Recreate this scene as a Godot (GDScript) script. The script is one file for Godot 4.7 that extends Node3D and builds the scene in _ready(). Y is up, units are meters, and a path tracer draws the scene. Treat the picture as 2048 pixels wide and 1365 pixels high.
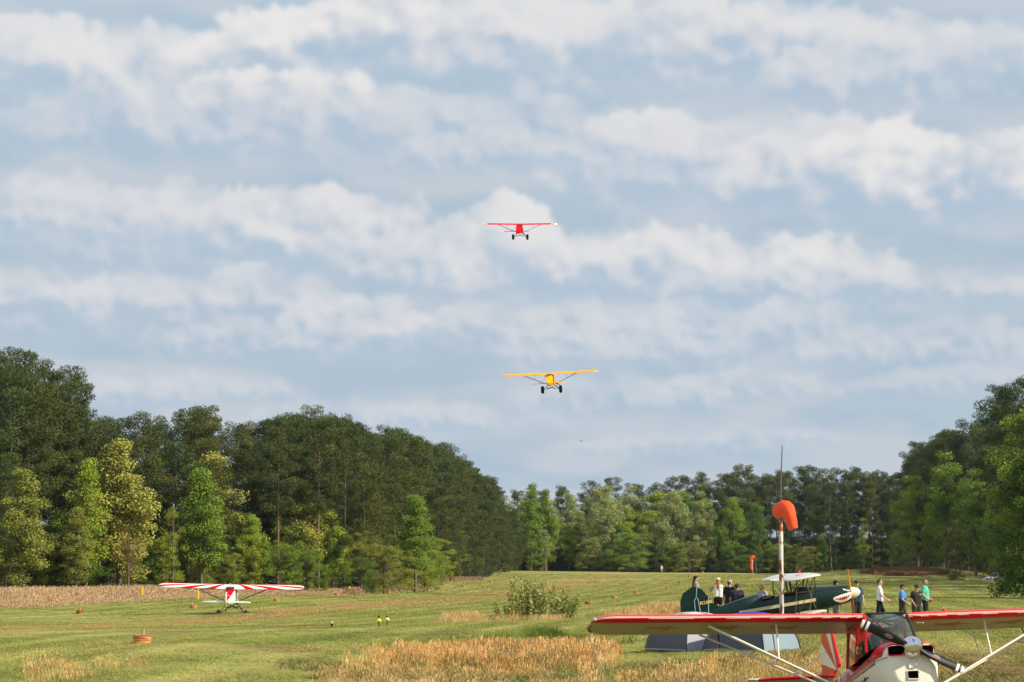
extends Node3D
# An airstrip mown out of a pine wood on a spring evening: camera, sky, sun first, then the land, the woods, the aircraft, the people and the small things.

const F := 5000.0            # focal length in pixels of the 2048 x 1365 photograph
const EYE := 3.0             # the camera's height in metres over the datum
const TILT := 0.09324        # camera tilt upwards, radians

var rng := RandomNumberGenerator.new()
var used := {}
var mats := {}
var n_soft := FastNoiseLite.new()
var n_fine := FastNoiseLite.new()

# ---------------------------------------------------------------- mesh builder
class Mb:
	var v := PackedVector3Array()
	var uv := PackedVector2Array()
	var col := PackedColorArray()
	var sg := PackedInt32Array()
	var c := Color.WHITE
	var g := 0

	func tri(a: Vector3, b: Vector3, d: Vector3, ua := Vector2.ZERO, ub := Vector2.ZERO, ud := Vector2.ZERO) -> void:
		v.append(a); v.append(b); v.append(d)
		uv.append(ua); uv.append(ub); uv.append(ud)
		col.append(c); col.append(c); col.append(c)
		sg.append(g)

	func quad(a: Vector3, b: Vector3, d: Vector3, e: Vector3) -> void:
		tri(a, b, d)
		tri(a, d, e)

	func closed(from: int) -> void:   # turns the triangles added since «from» so that they face outwards
		var vol := 0.0
		var o := v[from] if from < v.size() else Vector3.ZERO
		for i in range(from, v.size(), 3):
			vol += (v[i] - o).dot((v[i + 1] - o).cross(v[i + 2] - o))
		if vol > 0.0:
			for i in range(from, v.size(), 3):
				var t := v[i + 1]
				v[i + 1] = v[i + 2]
				v[i + 2] = t
				var s := uv[i + 1]
				uv[i + 1] = uv[i + 2]
				uv[i + 2] = s

	func loft(rings: Array, caps := true, uvs: Array = [], ring_closed := true) -> void:
		var from := v.size()
		var base := g
		for k in rings.size() - 1:
			var p: PackedVector3Array = rings[k]
			var q: PackedVector3Array = rings[k + 1]
			var n := p.size()
			for i in (n if ring_closed else n - 1):
				var j := (i + 1) % n
				if uvs.size():
					tri(p[i], p[j], q[j], uvs[k][i], uvs[k][j], uvs[k + 1][j])
					tri(p[i], q[j], q[i], uvs[k][i], uvs[k + 1][j], uvs[k + 1][i])
				else:
					tri(p[i], p[j], q[j])
					tri(p[i], q[j], q[i])
		if caps:
			for e in 2:
				g = base + 1 + e
				var r: PackedVector3Array = rings[0] if e == 0 else rings[rings.size() - 1]
				var m := Vector3.ZERO
				for x in r:
					m += x
				m /= r.size()
				for i in r.size():
					var j := (i + 1) % r.size()
					var ua := Vector2.ZERO
					var ub := Vector2.ZERO
					if uvs.size():
						var ur = uvs[0] if e == 0 else uvs[uvs.size() - 1]
						ua = ur[i]
						ub = ur[j]
					if e == 0:
						tri(r[j], r[i], m, ub, ua, ua)
					else:
						tri(r[i], r[j], m, ua, ub, ua)
		g = base + 3
		if ring_closed:
			closed(from)

	static func circle(at: Vector3, axis: Vector3, r: float, n := 8, flat := 1.0, up := Vector3.UP) -> PackedVector3Array:
		var a := axis.normalized()
		var s := a.cross(up)
		if s.length() < 0.05:
			s = a.cross(Vector3(0.3, 0.1, 1))
		s = s.normalized()
		var t := s.cross(a).normalized()
		var out := PackedVector3Array()
		for i in n:
			var w := TAU * i / n
			out.append(at + s * cos(w) * r + t * sin(w) * r * flat)
		return out

	func tube(p: Vector3, q: Vector3, r0: float, r1 := -1.0, n := 8, flat := 1.0) -> void:
		if r1 < 0.0:
			r1 = r0
		loft([circle(p, q - p, r0, n, flat), circle(q, q - p, r1, n, flat)])

	func path(points: Array, radii: Array, n := 8, caps := true, flat := 1.0) -> void:
		var rings := []
		for i in points.size():
			var d: Vector3 = points[mini(i + 1, points.size() - 1)] - points[maxi(i - 1, 0)]
			rings.append(circle(points[i], d, radii[i], n, flat))
		loft(rings, caps)

	func box(at: Vector3, size: Vector3, b := Basis.IDENTITY, bevel := 0.0) -> void:
		var h := size / 2.0
		var e := minf(bevel, minf(h.x, minf(h.y, h.z)) * 0.9)
		var rings := []
		var levels := [-h.z, h.z] if e <= 0.0 else [-h.z, -h.z + e, h.z - e, h.z]
		for i in levels.size():
			var k := e if e > 0.0 and (i == 0 or i == 3) else 0.0
			var x := h.x - k
			var y := h.y - k
			var r := PackedVector3Array()
			var list := [Vector2(-x, -y), Vector2(x, -y), Vector2(x, y), Vector2(-x, y)]
			if e > 0.0:
				list = [Vector2(-x + e, -y), Vector2(x - e, -y), Vector2(x, -y + e), Vector2(x, y - e), Vector2(x - e, y), Vector2(-x + e, y), Vector2(-x, y - e), Vector2(-x, -y + e)]
			for w in list:
				r.append(at + b * Vector3(w.x, w.y, levels[i]))
			rings.append(r)
		var from := v.size()
		var was := sg.size()
		loft(rings)
		for i in range(was, sg.size()):
			sg[i] = -1
		closed(from)

	func lathe(profile: Array, n: int, t := Transform3D.IDENTITY) -> void:   # Vector2(radius, y)
		var rings := []
		for p in profile:
			var r := PackedVector3Array()
			for i in n:
				var w := TAU * i / n
				r.append(t * Vector3(cos(w) * maxf(p.x, 0.0004), p.y, sin(w) * maxf(p.x, 0.0004)))
			rings.append(r)
		loft(rings)

	func ball(at: Vector3, r: Vector3, n := 12, m := 8, b := Basis.IDENTITY) -> void:
		var rings := []
		for k in m + 1:
			var a := PI * k / m - PI / 2
			var ring := PackedVector3Array()
			for i in n:
				var w := TAU * i / n
				ring.append(at + b * (Vector3(cos(w) * maxf(cos(a), 0.002), sin(a), sin(w) * maxf(cos(a), 0.002)) * r))
			rings.append(ring)
		loft(rings, false)

	func plate(outline: Array, depth: Vector3) -> void:   # a flat outline given thickness
		var a := PackedVector3Array()
		var b := PackedVector3Array()
		for p in outline:
			a.append(p - depth / 2)
			b.append(p + depth / 2)
		var flat := PackedVector2Array()
		var nrm := depth.normalized()
		var s := nrm.cross(Vector3.UP if absf(nrm.y) < 0.8 else Vector3.RIGHT).normalized()
		var t := nrm.cross(s)
		for p in outline:
			flat.append(Vector2(s.dot(p), t.dot(p)))
		var idx := Geometry2D.triangulate_polygon(flat)
		var from := v.size()
		for i in range(0, idx.size(), 3):
			g += 1
			tri(a[idx[i]], a[idx[i + 1]], a[idx[i + 2]])
			tri(b[idx[i]], b[idx[i + 2]], b[idx[i + 1]])
		# the two faces wind alike only when the outline runs one way; the sides follow
		var area := 0.0
		for i in flat.size():
			area += flat[i].cross(flat[(i + 1) % flat.size()])
		for i in a.size():
			var j := (i + 1) % a.size()
			g += 1
			if (area > 0.0) == _cw(flat, idx):
				tri(a[i], b[i], b[j])
				tri(a[i], b[j], a[j])
			else:
				tri(a[i], b[j], b[i])
				tri(a[i], a[j], b[j])
		for i in range(sg.size() - (v.size() - from) / 3, sg.size()):
			sg[i] = -1
		closed(from)

	func _cw(flat: PackedVector2Array, idx: PackedInt32Array) -> bool:
		if idx.size() < 3:
			return true
		return (flat[idx[1]] - flat[idx[0]]).cross(flat[idx[2]] - flat[idx[0]]) > 0.0

	func mesh(uvf = null) -> ArrayMesh:
		var st := SurfaceTool.new()
		st.begin(Mesh.PRIMITIVE_TRIANGLES)
		for i in v.size():
			st.set_smooth_group(sg[i / 3])
			st.set_color(col[i])
			st.set_uv(uvf.call(v[i]) if uvf != null else uv[i])
			st.add_vertex(v[i])
		st.generate_normals()
		st.index()
		return st.commit()

# ---------------------------------------------------------------- scene helpers
func numbered(called: String) -> String:
	used[called] = used.get(called, -1) + 1
	return called if used[called] == 0 else "%s_%03d" % [called, used[called]]

func tag(o: Node, label: String, category: String, group := "", kind := "") -> void:
	if label: o.set_meta("label", label)
	if category: o.set_meta("category", category)
	if group: o.set_meta("group", group)
	if kind: o.set_meta("kind", kind)

func thing(called: String, label: String, category: String, t: Transform3D, group := "") -> Node3D:
	var o := Node3D.new()
	o.name = numbered(called)
	add_child(o)
	o.transform = t
	tag(o, label, category, group)
	return o

func part(called: String, mesh: Mesh, m: Material, parent: Node, at := Transform3D.IDENTITY) -> MeshInstance3D:
	var o := MeshInstance3D.new()
	o.mesh = mesh
	o.material_override = m
	if parent == self:
		o.name = numbered(called)
	else:
		var k := 0
		var nm := called
		while parent.has_node(NodePath(nm)):
			k += 1
			nm = "%s_%03d" % [called, k]
		o.name = nm
	o.transform = at
	parent.add_child(o, true)
	return o

func lin(r: float, g: float, b: float) -> Color:   # a real-world base colour (linear) as the sRGB that materials take
	return Color(r, g, b).linear_to_srgb()

func mat(key: String, color: Color, rough := 0.6, metal := 0.0, extra := {}) -> StandardMaterial3D:
	if mats.has(key):
		return mats[key]
	var m := StandardMaterial3D.new()
	m.resource_name = key
	m.albedo_color = color
	m.roughness = rough
	m.metallic = metal
	for k in extra:
		m.set(k, extra[k])
	mats[key] = m
	return m

func tinted(key: String, rough := 0.8, extra := {}) -> StandardMaterial3D:   # the colour comes from the vertices
	var e := {"vertex_color_use_as_albedo": true}
	e.merge(extra)
	return mat(key, Color.WHITE, rough, 0.0, e)

func glass(key: String, color: Color, a: float) -> StandardMaterial3D:
	return mat(key, Color(color.r, color.g, color.b, a), 0.04, 0.0, {"transparency": BaseMaterial3D.TRANSPARENCY_ALPHA})

func matte(key: String, color: Color, tex: Texture2D = null) -> StandardMaterial3D:   # doped fabric
	var m := mat(key, color, 0.6, 0.0, {"metallic_specular": 0.12})
	if tex:
		m.albedo_texture = tex
	return m

func paint(key: String, color: Color, tex: Texture2D = null) -> StandardMaterial3D:
	var m := mat(key, color, 0.42, 0.0, {"metallic_specular": 0.35, "clearcoat_enabled": true, "clearcoat": 0.30, "clearcoat_roughness": 0.10})
	if tex:
		m.albedo_texture = tex
	return m

func noise_tex(size: int, freq: float, lo: Color, hi: Color, sd: int, octaves := 4) -> NoiseTexture2D:
	var n := FastNoiseLite.new()
	n.seed = sd
	n.frequency = freq
	n.fractal_octaves = octaves
	var gr := Gradient.new()
	gr.set_color(0, lo)
	gr.set_color(1, hi)
	var t := NoiseTexture2D.new()
	t.width = size
	t.height = size
	t.seamless = true
	t.noise = n
	t.color_ramp = gr
	return t

func ray(x: float, y: float) -> Vector3:
	return Basis(Vector3.RIGHT, TILT) * Vector3((x - 1024.0) / F, (682.5 - y) / F, -1.0)

func at(x: float, y: float, d: float) -> Vector3:   # the point d metres ahead that the photograph shows at x, y
	var r := ray(x, y)
	return Vector3(0, EYE, 0) + r * (d / -r.z)

func on_ground(x: float, d: float) -> Vector3:
	var px := (x - 1024.0) / F * d * 1.004
	return Vector3(px, height(px, -d), -d)

func smooth(a: float, b: float, x: float) -> float:
	return smoothstep(a, b, x)

func _ready() -> void:
	rng.seed = 20240
	n_soft.seed = 3
	n_soft.frequency = 0.035
	n_soft.fractal_octaves = 3
	n_fine.seed = 8
	n_fine.frequency = 0.11
	n_fine.fractal_octaves = 4
	# camera
	var cam := Camera3D.new()
	cam.name = "camera"
	cam.fov = 2.0 * rad_to_deg(atan(682.5 / F))
	cam.near = 0.5
	cam.far = 6000.0
	add_child(cam)
	cam.transform = Transform3D(Basis(Vector3.RIGHT, TILT), Vector3(0, EYE, 0))
	cam.current = true
	# sky and exposure
	var env := Environment.new()
	env.background_mode = Environment.BG_SKY
	var pano := PanoramaSkyMaterial.new()
	pano.panorama = build_sky()
	env.sky = Sky.new()
	env.sky.sky_material = pano
	env.background_energy_multiplier = 0.74
	env.tonemap_mode = Environment.TONE_MAPPER_LINEAR
	env.tonemap_exposure = 1.33
	env.fog_enabled = true   # a little spring haze towards the far wood
	env.fog_density = 0.00004
	env.fog_light_color = Color(0.80, 0.88, 0.96)
	env.sdfgi_enabled = true
	env.ssao_enabled = true
	env.ssil_enabled = true
	var we := WorldEnvironment.new()
	we.name = "surroundings"
	we.environment = env
	add_child(we)
	# the evening sun: from the right and a little behind the camera
	var sun := DirectionalLight3D.new()
	sun.name = "sun"
	sun.light_energy = 1.5
	sun.light_color = Color(1.0, 0.94, 0.83)
	sun.light_angular_distance = 0.55
	sun.shadow_enabled = true
	add_child(sun)
	var el := deg_to_rad(36.0)
	var to_sun := Vector3(cos(el) * 0.94, sin(el), cos(el) * 0.342)
	sun.look_at_from_position(to_sun * 100.0, Vector3.ZERO)
	# land, woods, then things
	build_land_table()
	build_ground()
	build_woods()
	build_grass()
	build_things()

# ---------------------------------------------------------------- the land
const LU := 121
const LV := 200
var land := PackedFloat32Array()

func land_points() -> Array:   # column in the photograph, metres ahead, height under the eye
	return [
		[-200, 40, 2.7], [1774, 43, 2.8], [2250, 43, 2.7], [1000, 42, 2.75], [0, 59, 2.54], [500, 60, 2.55], [1000, 62, 2.75], [1500, 60, 2.5], [2048, 60, 2.5],
		[290, 80, 2.2], [700, 72, 2.45], [950, 76, 2.5], [1150, 78, 2.42], [1400, 76, 2.12], [1559, 74, 2.12], [1900, 80, 2.1],
		[0, 115, 2.48], [760, 115, 2.36], [1075, 122, 2.25], [1300, 105, 1.95], [1410, 97, 1.74], [1500, 92, 1.9], [1700, 96, 1.95], [1850, 98, 1.95], [2100, 100, 1.9],
		[168, 190, 3.0], [392, 204, 2.72], [0, 200, 2.65], [-200, 210, 2.6], [500, 165, 2.9], [557, 228, 2.45], [677, 272, 2.32], [779, 303, 2.3], [858, 335, 2.2], [927, 360, 1.95],
		[982, 420, 1.4], [1030, 470, 0.6], [1070, 530, -0.35], [1024, 165, 2.5], [1175, 230, 2.75], [1227, 260, 2.5], [1270, 310, 2.35], [1332, 360, 2.1], [1356, 420, 1.45], [1376, 480, 0.5], [1402, 550, -0.4],
		[0, 250, 2.1], [350, 270, 2.1], [700, 288, 2.0], [880, 375, 0.8], [1040, 575, -0.9],
		[1900, 150, 1.8], [1700, 215, 1.5], [1900, 225, 1.55], [2150, 230, 1.5], [1850, 320, 0.75], [1960, 430, 0.9], [1980, 260, 0.9], [1760, 418, 0.75], [1795, 446, -1.1], [1860, 452, -1.35], [1600, 540, 0.0], [1500, 380, 1.2], [1600, 300, 1.5],
		[1200, 640, -0.7], [1700, 640, -0.6], [2048, 640, -1.0], [2048, 500, -0.5],
	]

func build_land_table() -> void:
	var pts := land_points()
	var n := pts.size()
	var p: Array[Vector2] = []
	for q in pts:
		p.append(Vector2((q[0] - 1024.0) / 700.0, log(q[1]) * 2.4))
	var m := n + 3
	var a := []
	for i in m:
		var row := PackedFloat64Array()
		row.resize(m + 1)
		a.append(row)
	for i in n:
		for j in n:
			var r2 := p[i].distance_squared_to(p[j])
			a[i][j] = 0.5 * r2 * log(r2 + 1e-9)
		a[i][i] += 0.02
		a[i][n] = 1.0; a[i][n + 1] = p[i].x; a[i][n + 2] = p[i].y
		a[n][i] = 1.0; a[n + 1][i] = p[i].x; a[n + 2][i] = p[i].y
		a[i][m] = pts[i][2]
	for k in m:
		var best := k
		for i in range(k + 1, m):
			if absf(a[i][k]) > absf(a[best][k]):
				best = i
		var tmp = a[k]
		a[k] = a[best]
		a[best] = tmp
		for i in range(k + 1, m):
			var f: float = a[i][k] / a[k][k]
			if f != 0.0:
				for j in range(k, m + 1):
					a[i][j] -= f * a[k][j]
	var w := PackedFloat64Array()
	w.resize(m)
	for k in range(m - 1, -1, -1):
		var s: float = a[k][m]
		for j in range(k + 1, m):
			s -= a[k][j] * w[j]
		w[k] = s / a[k][k]
	land.resize(LU * LV)
	for iv in LV:
		var d := exp(lerpf(log(40.0), log(700.0), iv / float(LV - 1)))
		for iu in LU:
			var u := lerpf(-0.3, 0.3, iu / float(LU - 1))
			var q := Vector2(u * F / 700.0, log(d) * 2.4)
			var s := w[n] + w[n + 1] * q.x + w[n + 2] * q.y
			for i in n:
				var r2 := q.distance_squared_to(p[i])
				s += w[i] * 0.5 * r2 * log(r2 + 1e-9)
			land[iv * LU + iu] = EYE - clampf(s, -2.5, 3.6)

func height(x: float, z: float) -> float:
	var d := maxf(-z, 40.0)
	var u := clampf((x / d + 0.3) / 0.6, 0.0, 0.9999) * (LU - 1)
	var w := clampf(log(d / 40.0) / log(17.5), 0.0, 0.9999) * (LV - 1)
	var i := int(u)
	var j := int(w)
	var fu := u - i
	var fw := w - j
	var k := j * LU + i
	return lerpf(lerpf(land[k], land[k + 1], fu), lerpf(land[k + LU], land[k + LU + 1], fu), fw)

func runway_x(d: float) -> float:   # the middle of the strip
	return -15.5 + 0.108 * (d - 190.0)

func turf(x: float, z: float) -> Color:   # linear base colour of the sward
	var d := -z
	var off := x - runway_x(d)
	var big := n_soft.get_noise_2d(x * 0.9, z * 0.9)
	var mid := n_fine.get_noise_2d(x * 1.6, z * 0.7)
	var along := n_fine.get_noise_2d(off * 3.2, d * 0.18)
	var green := Vector3(0.300, 0.325, 0.095)
	var straw := Vector3(0.420, 0.385, 0.160)
	var lush := Vector3(0.215, 0.262, 0.070)
	var worn := Vector3(0.430, 0.300, 0.135)
	var c := green.lerp(straw, clampf(0.30 + 0.75 * big + 0.5 * along, 0.0, 0.85))
	c = c.lerp(lush, clampf(0.18 + 0.8 * mid - 0.5 * big, 0.0, 0.7))
	var mown := sin(off * TAU / 3.4 + 0.5 * big)   # mower passes along the strip
	c *= 1.0 + 0.11 * mown + 0.22 * n_fine.get_noise_2d(off * 7.0 + 31.0, d * 0.25)
	var wear := exp(-pow((off + 0.6 * big * 4.0) / 3.6, 2.0)) * clampf(0.75 + 0.9 * along, 0.15, 1.0)
	c = c.lerp(worn, minf(wear * 1.15, 0.95))
	if d > 300.0:   # the far end is drier
		c = c.lerp(straw, 0.45 * smooth(300.0, 460.0, d) * clampf(0.7 + along, 0.0, 1.0))
	var bare := smooth(0.28, 0.5, n_soft.get_noise_2d(x * 2.2 + 300.0, z * 1.3))
	if d < 130.0:
		c = c.lerp(Vector3(0.30, 0.21, 0.11), bare * 0.65)
	if d < 74.0 and x > 1.0:   # rougher, browner grass by the ditch
		c = c.lerp(Vector3(0.28, 0.215, 0.10), smooth(74.0, 66.0, d) * clampf(0.5 + 1.4 * big, 0.0, 0.8))
	return Color(c.x, c.y, c.z)

func build_ground() -> void:
	var us := [-9.0, -4.0, -2.0, -1.2, -0.8, -0.55, -0.42, -0.34]
	for i in 221:
		us.append(lerpf(-0.29, 0.29, i / 220.0))
	us.append_array([0.34, 0.42, 0.55, 0.8, 1.2, 2.0, 4.0, 9.0])
	var ds := [-260.0, -120.0, -60.0, -30.0, -10.0, 5.0, 18.0, 28.0, 36.0]
	for i in 300:
		ds.append(exp(lerpf(log(42.0), log(690.0), i / 299.0)))
	ds.append_array([760.0, 900.0, 1200.0, 1800.0, 2600.0])
	var v := PackedVector3Array()
	var c := PackedColorArray()
	var nn := PackedVector3Array()
	for d in ds:
		var s := maxf(d, 40.0)
		for u in us:
			var x: float = u * s
			var bump := 0.05 * n_fine.get_noise_2d(x * 2.0, d * 1.2) + 0.10 * n_soft.get_noise_2d(x * 0.8, d * 0.8)
			var y := height(x, -d) + bump + 9.0 * smooth(632.0, 740.0, d)
			v.append(Vector3(x, y, -d))
			var e := 0.6
			nn.append(Vector3(height(x - e, -d) - height(x + e, -d), 2 * e, height(x, -d - e) - height(x, -d + e)).normalized())
			c.append(turf(x, -d) * 1.05)
	var idx := PackedInt32Array()
	var w := us.size()
	for j in ds.size() - 1:
		for i in w - 1:
			var k := j * w + i
			idx.append_array([k, k + w, k + w + 1, k, k + w + 1, k + 1])
	var arr := []
	arr.resize(Mesh.ARRAY_MAX)
	arr[Mesh.ARRAY_VERTEX] = v
	arr[Mesh.ARRAY_NORMAL] = nn
	arr[Mesh.ARRAY_COLOR] = c
	arr[Mesh.ARRAY_INDEX] = idx
	var mesh := ArrayMesh.new()
	mesh.add_surface_from_arrays(Mesh.PRIMITIVE_TRIANGLES, arr)
	var m := tinted("turf", 0.95)
	m.albedo_texture = noise_tex(1024, 0.02, Color(0.74, 0.74, 0.7), Color(1, 1, 1), 5, 5)
	m.uv1_triplanar = true
	m.uv1_world_triplanar = true
	m.uv1_scale = Vector3(0.21, 0.21, 0.21)
	m.metallic_specular = 0.1
	var o := part("ground", mesh, m, self)
	o.set_meta("kind", "structure")

func blades(n: int, wide: float, tall: float, w: float, lean: float, shade := 0.25, heads := false) -> ArrayMesh:
	var v := PackedVector3Array()
	var c := PackedColorArray()
	for i in n:
		var a := rng.randf() * TAU
		var p := Vector3(cos(a), 0, sin(a)) * wide * sqrt(rng.randf())
		var h := tall * rng.randf_range(0.55, 1.0)
		var b := rng.randf() * TAU
		var out := Vector3(cos(b), 0, sin(b)) * h * lean * rng.randf_range(0.2, 1.0)
		var s := Vector3(-sin(b + 0.7), 0, cos(b + 0.7)) * w * 0.5
		var mid := p + out * 0.35 + Vector3(0, h * 0.6, 0)
		var top := p + out + Vector3(0, h, 0)
		var k := 1.0 + rng.randf_range(-shade, shade)
		var cc := Color(k, k, k)
		v.append_array([p - s, p + s, mid + s * 0.8, p - s, mid + s * 0.8, mid - s * 0.8, mid - s * 0.8, mid + s * 0.8, top])
		for q in 9:
			c.append(cc)
		if heads:
			var hs := Vector3(s.z, 0, -s.x) * 2.2
			for q in 2:
				var y0 := mid.lerp(top, 0.35 + 0.3 * q)
				v.append_array([y0 - hs, y0 + hs, y0.lerp(top, 0.6)])
				for z in 3:
					c.append(Color(k * 1.12, k * 1.08, k * 1.02))
	var arr := []
	arr.resize(Mesh.ARRAY_MAX)
	arr[Mesh.ARRAY_VERTEX] = v
	arr[Mesh.ARRAY_COLOR] = c
	var mesh := ArrayMesh.new()
	mesh.add_surface_from_arrays(Mesh.PRIMITIVE_TRIANGLES, arr)
	return mesh

func scatter(called: String, mesh: Mesh, list: Array, colors: PackedColorArray, label: String, category: String, m: Material) -> void:
	var mm := MultiMesh.new()
	mm.transform_format = MultiMesh.TRANSFORM_3D
	mm.use_colors = true
	mm.mesh = mesh
	mm.instance_count = list.size()
	var buf := PackedFloat32Array()
	buf.resize(list.size() * 16)
	for i in list.size():
		var t: Transform3D = list[i]
		var k := i * 16
		buf[k] = t.basis.x.x; buf[k + 1] = t.basis.y.x; buf[k + 2] = t.basis.z.x; buf[k + 3] = t.origin.x
		buf[k + 4] = t.basis.x.y; buf[k + 5] = t.basis.y.y; buf[k + 6] = t.basis.z.y; buf[k + 7] = t.origin.y
		buf[k + 8] = t.basis.x.z; buf[k + 9] = t.basis.y.z; buf[k + 10] = t.basis.z.z; buf[k + 11] = t.origin.z
		buf[k + 12] = colors[i].r; buf[k + 13] = colors[i].g; buf[k + 14] = colors[i].b; buf[k + 15] = 1.0
	mm.buffer = buf
	var o := MultiMeshInstance3D.new()
	o.multimesh = mm
	o.material_override = m
	o.name = numbered(called)
	add_child(o)
	tag(o, label, category, "", "stuff")

func spot(x: float, z: float, s: float, sy: float) -> Transform3D:
	var b := Basis(Vector3.UP, rng.randf() * TAU).scaled(Vector3(s, sy, s))
	return Transform3D(b, Vector3(x, height(x, z), z))

func build_grass() -> void:
	var m := tinted("grass_blades", 0.9, {"backlight_enabled": true, "backlight": Color(0.35, 0.35, 0.35), "metallic_specular": 0.1})
	var sward := blades(22, 0.20, 0.085, 0.016, 0.8, 0.22)
	var list := []
	var cols := PackedColorArray()
	for i in 230000:
		var d := 41.0 * exp(pow(rng.randf(), 0.98) * log(520.0 / 41.0))
		var u := rng.randf_range(-0.225, 0.225)
		var x := u * d
		var k := clampf(d / 125.0, 0.7, 3.0)
		list.append(spot(x, -d, k * rng.randf_range(0.8, 1.4), (0.75 + 0.25 * k) * rng.randf_range(0.5, 1.15)))
		var c := turf(x, -d) * rng.randf_range(0.85, 1.25)
		cols.append(c)
	scatter("mown_grass", sward, list, cols, "short mown grass covering the airstrip and its sides", "grass", m)

	# broom sedge in the ditch in the foreground, and dry weeds along the edges of the woods
	var tall := blades(38, 0.24, 0.8, 0.010, 0.30, 0.25, true)
	list = []
	cols = PackedColorArray()
	var reed := []
	var reed_c := PackedColorArray()
	for i in 26000:
		var px := rng.randf_range(560.0, 1420.0)
		var d := rng.randf_range(57.0, 84.0)
		var x := (px - 1024.0) / F * d
		var patch := n_soft.get_noise_2d(x * 2.6 + 50.0, d * 2.0)
		var mid := 1020.0
		var ragged := n_soft.get_noise_2d(px * 0.25, 77.0) + 0.7 * n_fine.get_noise_2d(px * 0.5, 12.0)
		var want := exp(-pow((px - mid) / (200.0 if px < mid else 200.0), 4.0)) * smooth(77.5 + 5.0 * ragged, 73.5 + 5.0 * ragged, d) * smooth(64.0 - 4.0 * ragged, 68.5 - 4.0 * ragged, d)
		if px < 800.0:
			want = maxf(want, 0.22 * smooth(640.0, 780.0, px) * smooth(68.0, 62.0, d) * smooth(58.0, 60.0, d))
		if px > 1170.0:
			want = want * smooth(1250.0, 1170.0, px) + 0.03 * smooth(68.0, 61.0, d)
		want = clampf(want * (0.62 + 2.2 * patch), 0.0, 1.0)
		# a lush green hollow behind the middle of the sedge
		var lush := exp(-pow((px - 1040.0) / 95.0, 2.0) - pow((d - 80.0) / 4.0, 2.0))
		if rng.randf() < want * 0.55 and lush < 0.35:
			list.append(spot(x, -d, rng.randf_range(0.7, 1.3), rng.randf_range(0.35, 0.85) * (1.0 + 0.9 * patch)))
			var c := Color(0.72, 0.43, 0.15).lerp(Color(0.80, 0.58, 0.28), rng.randf())
			if rng.randf() < 0.16:
				c = Color(0.46, 0.36, 0.20)
			elif rng.randf() < 0.18:
				c = Color(0.22, 0.25, 0.07)
			cols.append(c * rng.randf_range(0.8, 1.2))
	for i in 900:   # lone stems in the lower corners
		var px := rng.randf_range(60.0, 2048.0)
		var d := rng.randf_range(56.0, 66.0)
		var x := (px - 1024.0) / F * d
		if n_soft.get_noise_2d(x * 3.0 + 90.0, d * 3.0) > 0.02:
			list.append(spot(x, -d, rng.randf_range(0.6, 1.2), rng.randf_range(0.25, 0.6)))
			cols.append(Color(0.60, 0.43, 0.19) * rng.randf_range(0.75, 1.2))
	var spots := [[925, 124, 28, 1.4, 110, 0.62], [1100, 126, 60, 2.0, 60, 0.35], [1335, 104, 42, 2.5, 520, 0.8], [1500, 118, 60, 4.0, 520, 0.62], [1440, 130, 60, 4.0, 260, 0.5], [1005, 126, 40, 1.5, 60, 0.4], [1260, 100, 40, 3.0, 90, 0.7]]
	for s in spots:
		for i in s[4]:
			var px: float = s[0] + rng.randfn() * s[2] * 0.55
			var d: float = s[1] + rng.randfn() * s[3] * 0.6
			list.append(spot((px - 1024.0) / F * d, -d, rng.randf_range(0.7, 1.2), rng.randf_range(0.6, 1.1) * s[5] * 1.25))
			cols.append(Color(0.66, 0.45, 0.19).lerp(Color(0.70, 0.55, 0.30), rng.randf()) * rng.randf_range(0.8, 1.15))
	scatter("broom_sedge", tall, list, cols, "tall straw-coloured broom sedge filling the ditch in the foreground", "grass", m)

	for i in 3600:   # the lush green hollow
		var px := 1035.0 + rng.randfn() * 62.0
		var d := 80.0 + rng.randfn() * 2.2
		reed.append(spot((px - 1024.0) / F * d, -d, rng.randf_range(0.6, 1.2), rng.randf_range(0.35, 0.75) * (1.25 if px > 1050.0 and px < 1110.0 else 0.8)))
		reed_c.append(Color(0.105, 0.17, 0.028).lerp(Color(0.19, 0.24, 0.05), rng.randf()) * rng.randf_range(0.8, 1.2))
	for i in 420:   # green weeds left of the biplane's rudder
		var px := 1345.0 + rng.randfn() * 26.0
		var d := 112.0 + rng.randfn() * 3.0
		reed.append(spot((px - 1024.0) / F * d, -d, rng.randf_range(0.8, 1.5), rng.randf_range(0.5, 1.0)))
		reed_c.append(Color(0.15, 0.19, 0.03) * rng.randf_range(0.8, 1.2))
	for i in 2600:   # rough tussocks by the ditch
		var px := rng.randf_range(560.0, 2048.0)
		var d := rng.randf_range(56.0, 68.0)
		var x := (px - 1024.0) / F * d
		if n_soft.get_noise_2d(x * 3.4 + 20.0, d * 3.0) > 0.0:
			reed.append(spot(x, -d, rng.randf_range(0.6, 1.2), rng.randf_range(0.18, 0.42)))
			reed_c.append(Color(0.20, 0.23, 0.06).lerp(Color(0.34, 0.27, 0.13), rng.randf()) * rng.randf_range(0.8, 1.2))
	scatter("green_rushes", blades(26, 0.24, 0.8, 0.022, 0.6, 0.25), reed, reed_c, "tuft of lush green rushes behind the straw-coloured sedge", "grass", m)

	# pinkish dry weeds along the foot of the left wood and on the far banks
	list = []
	cols = PackedColorArray()
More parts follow.
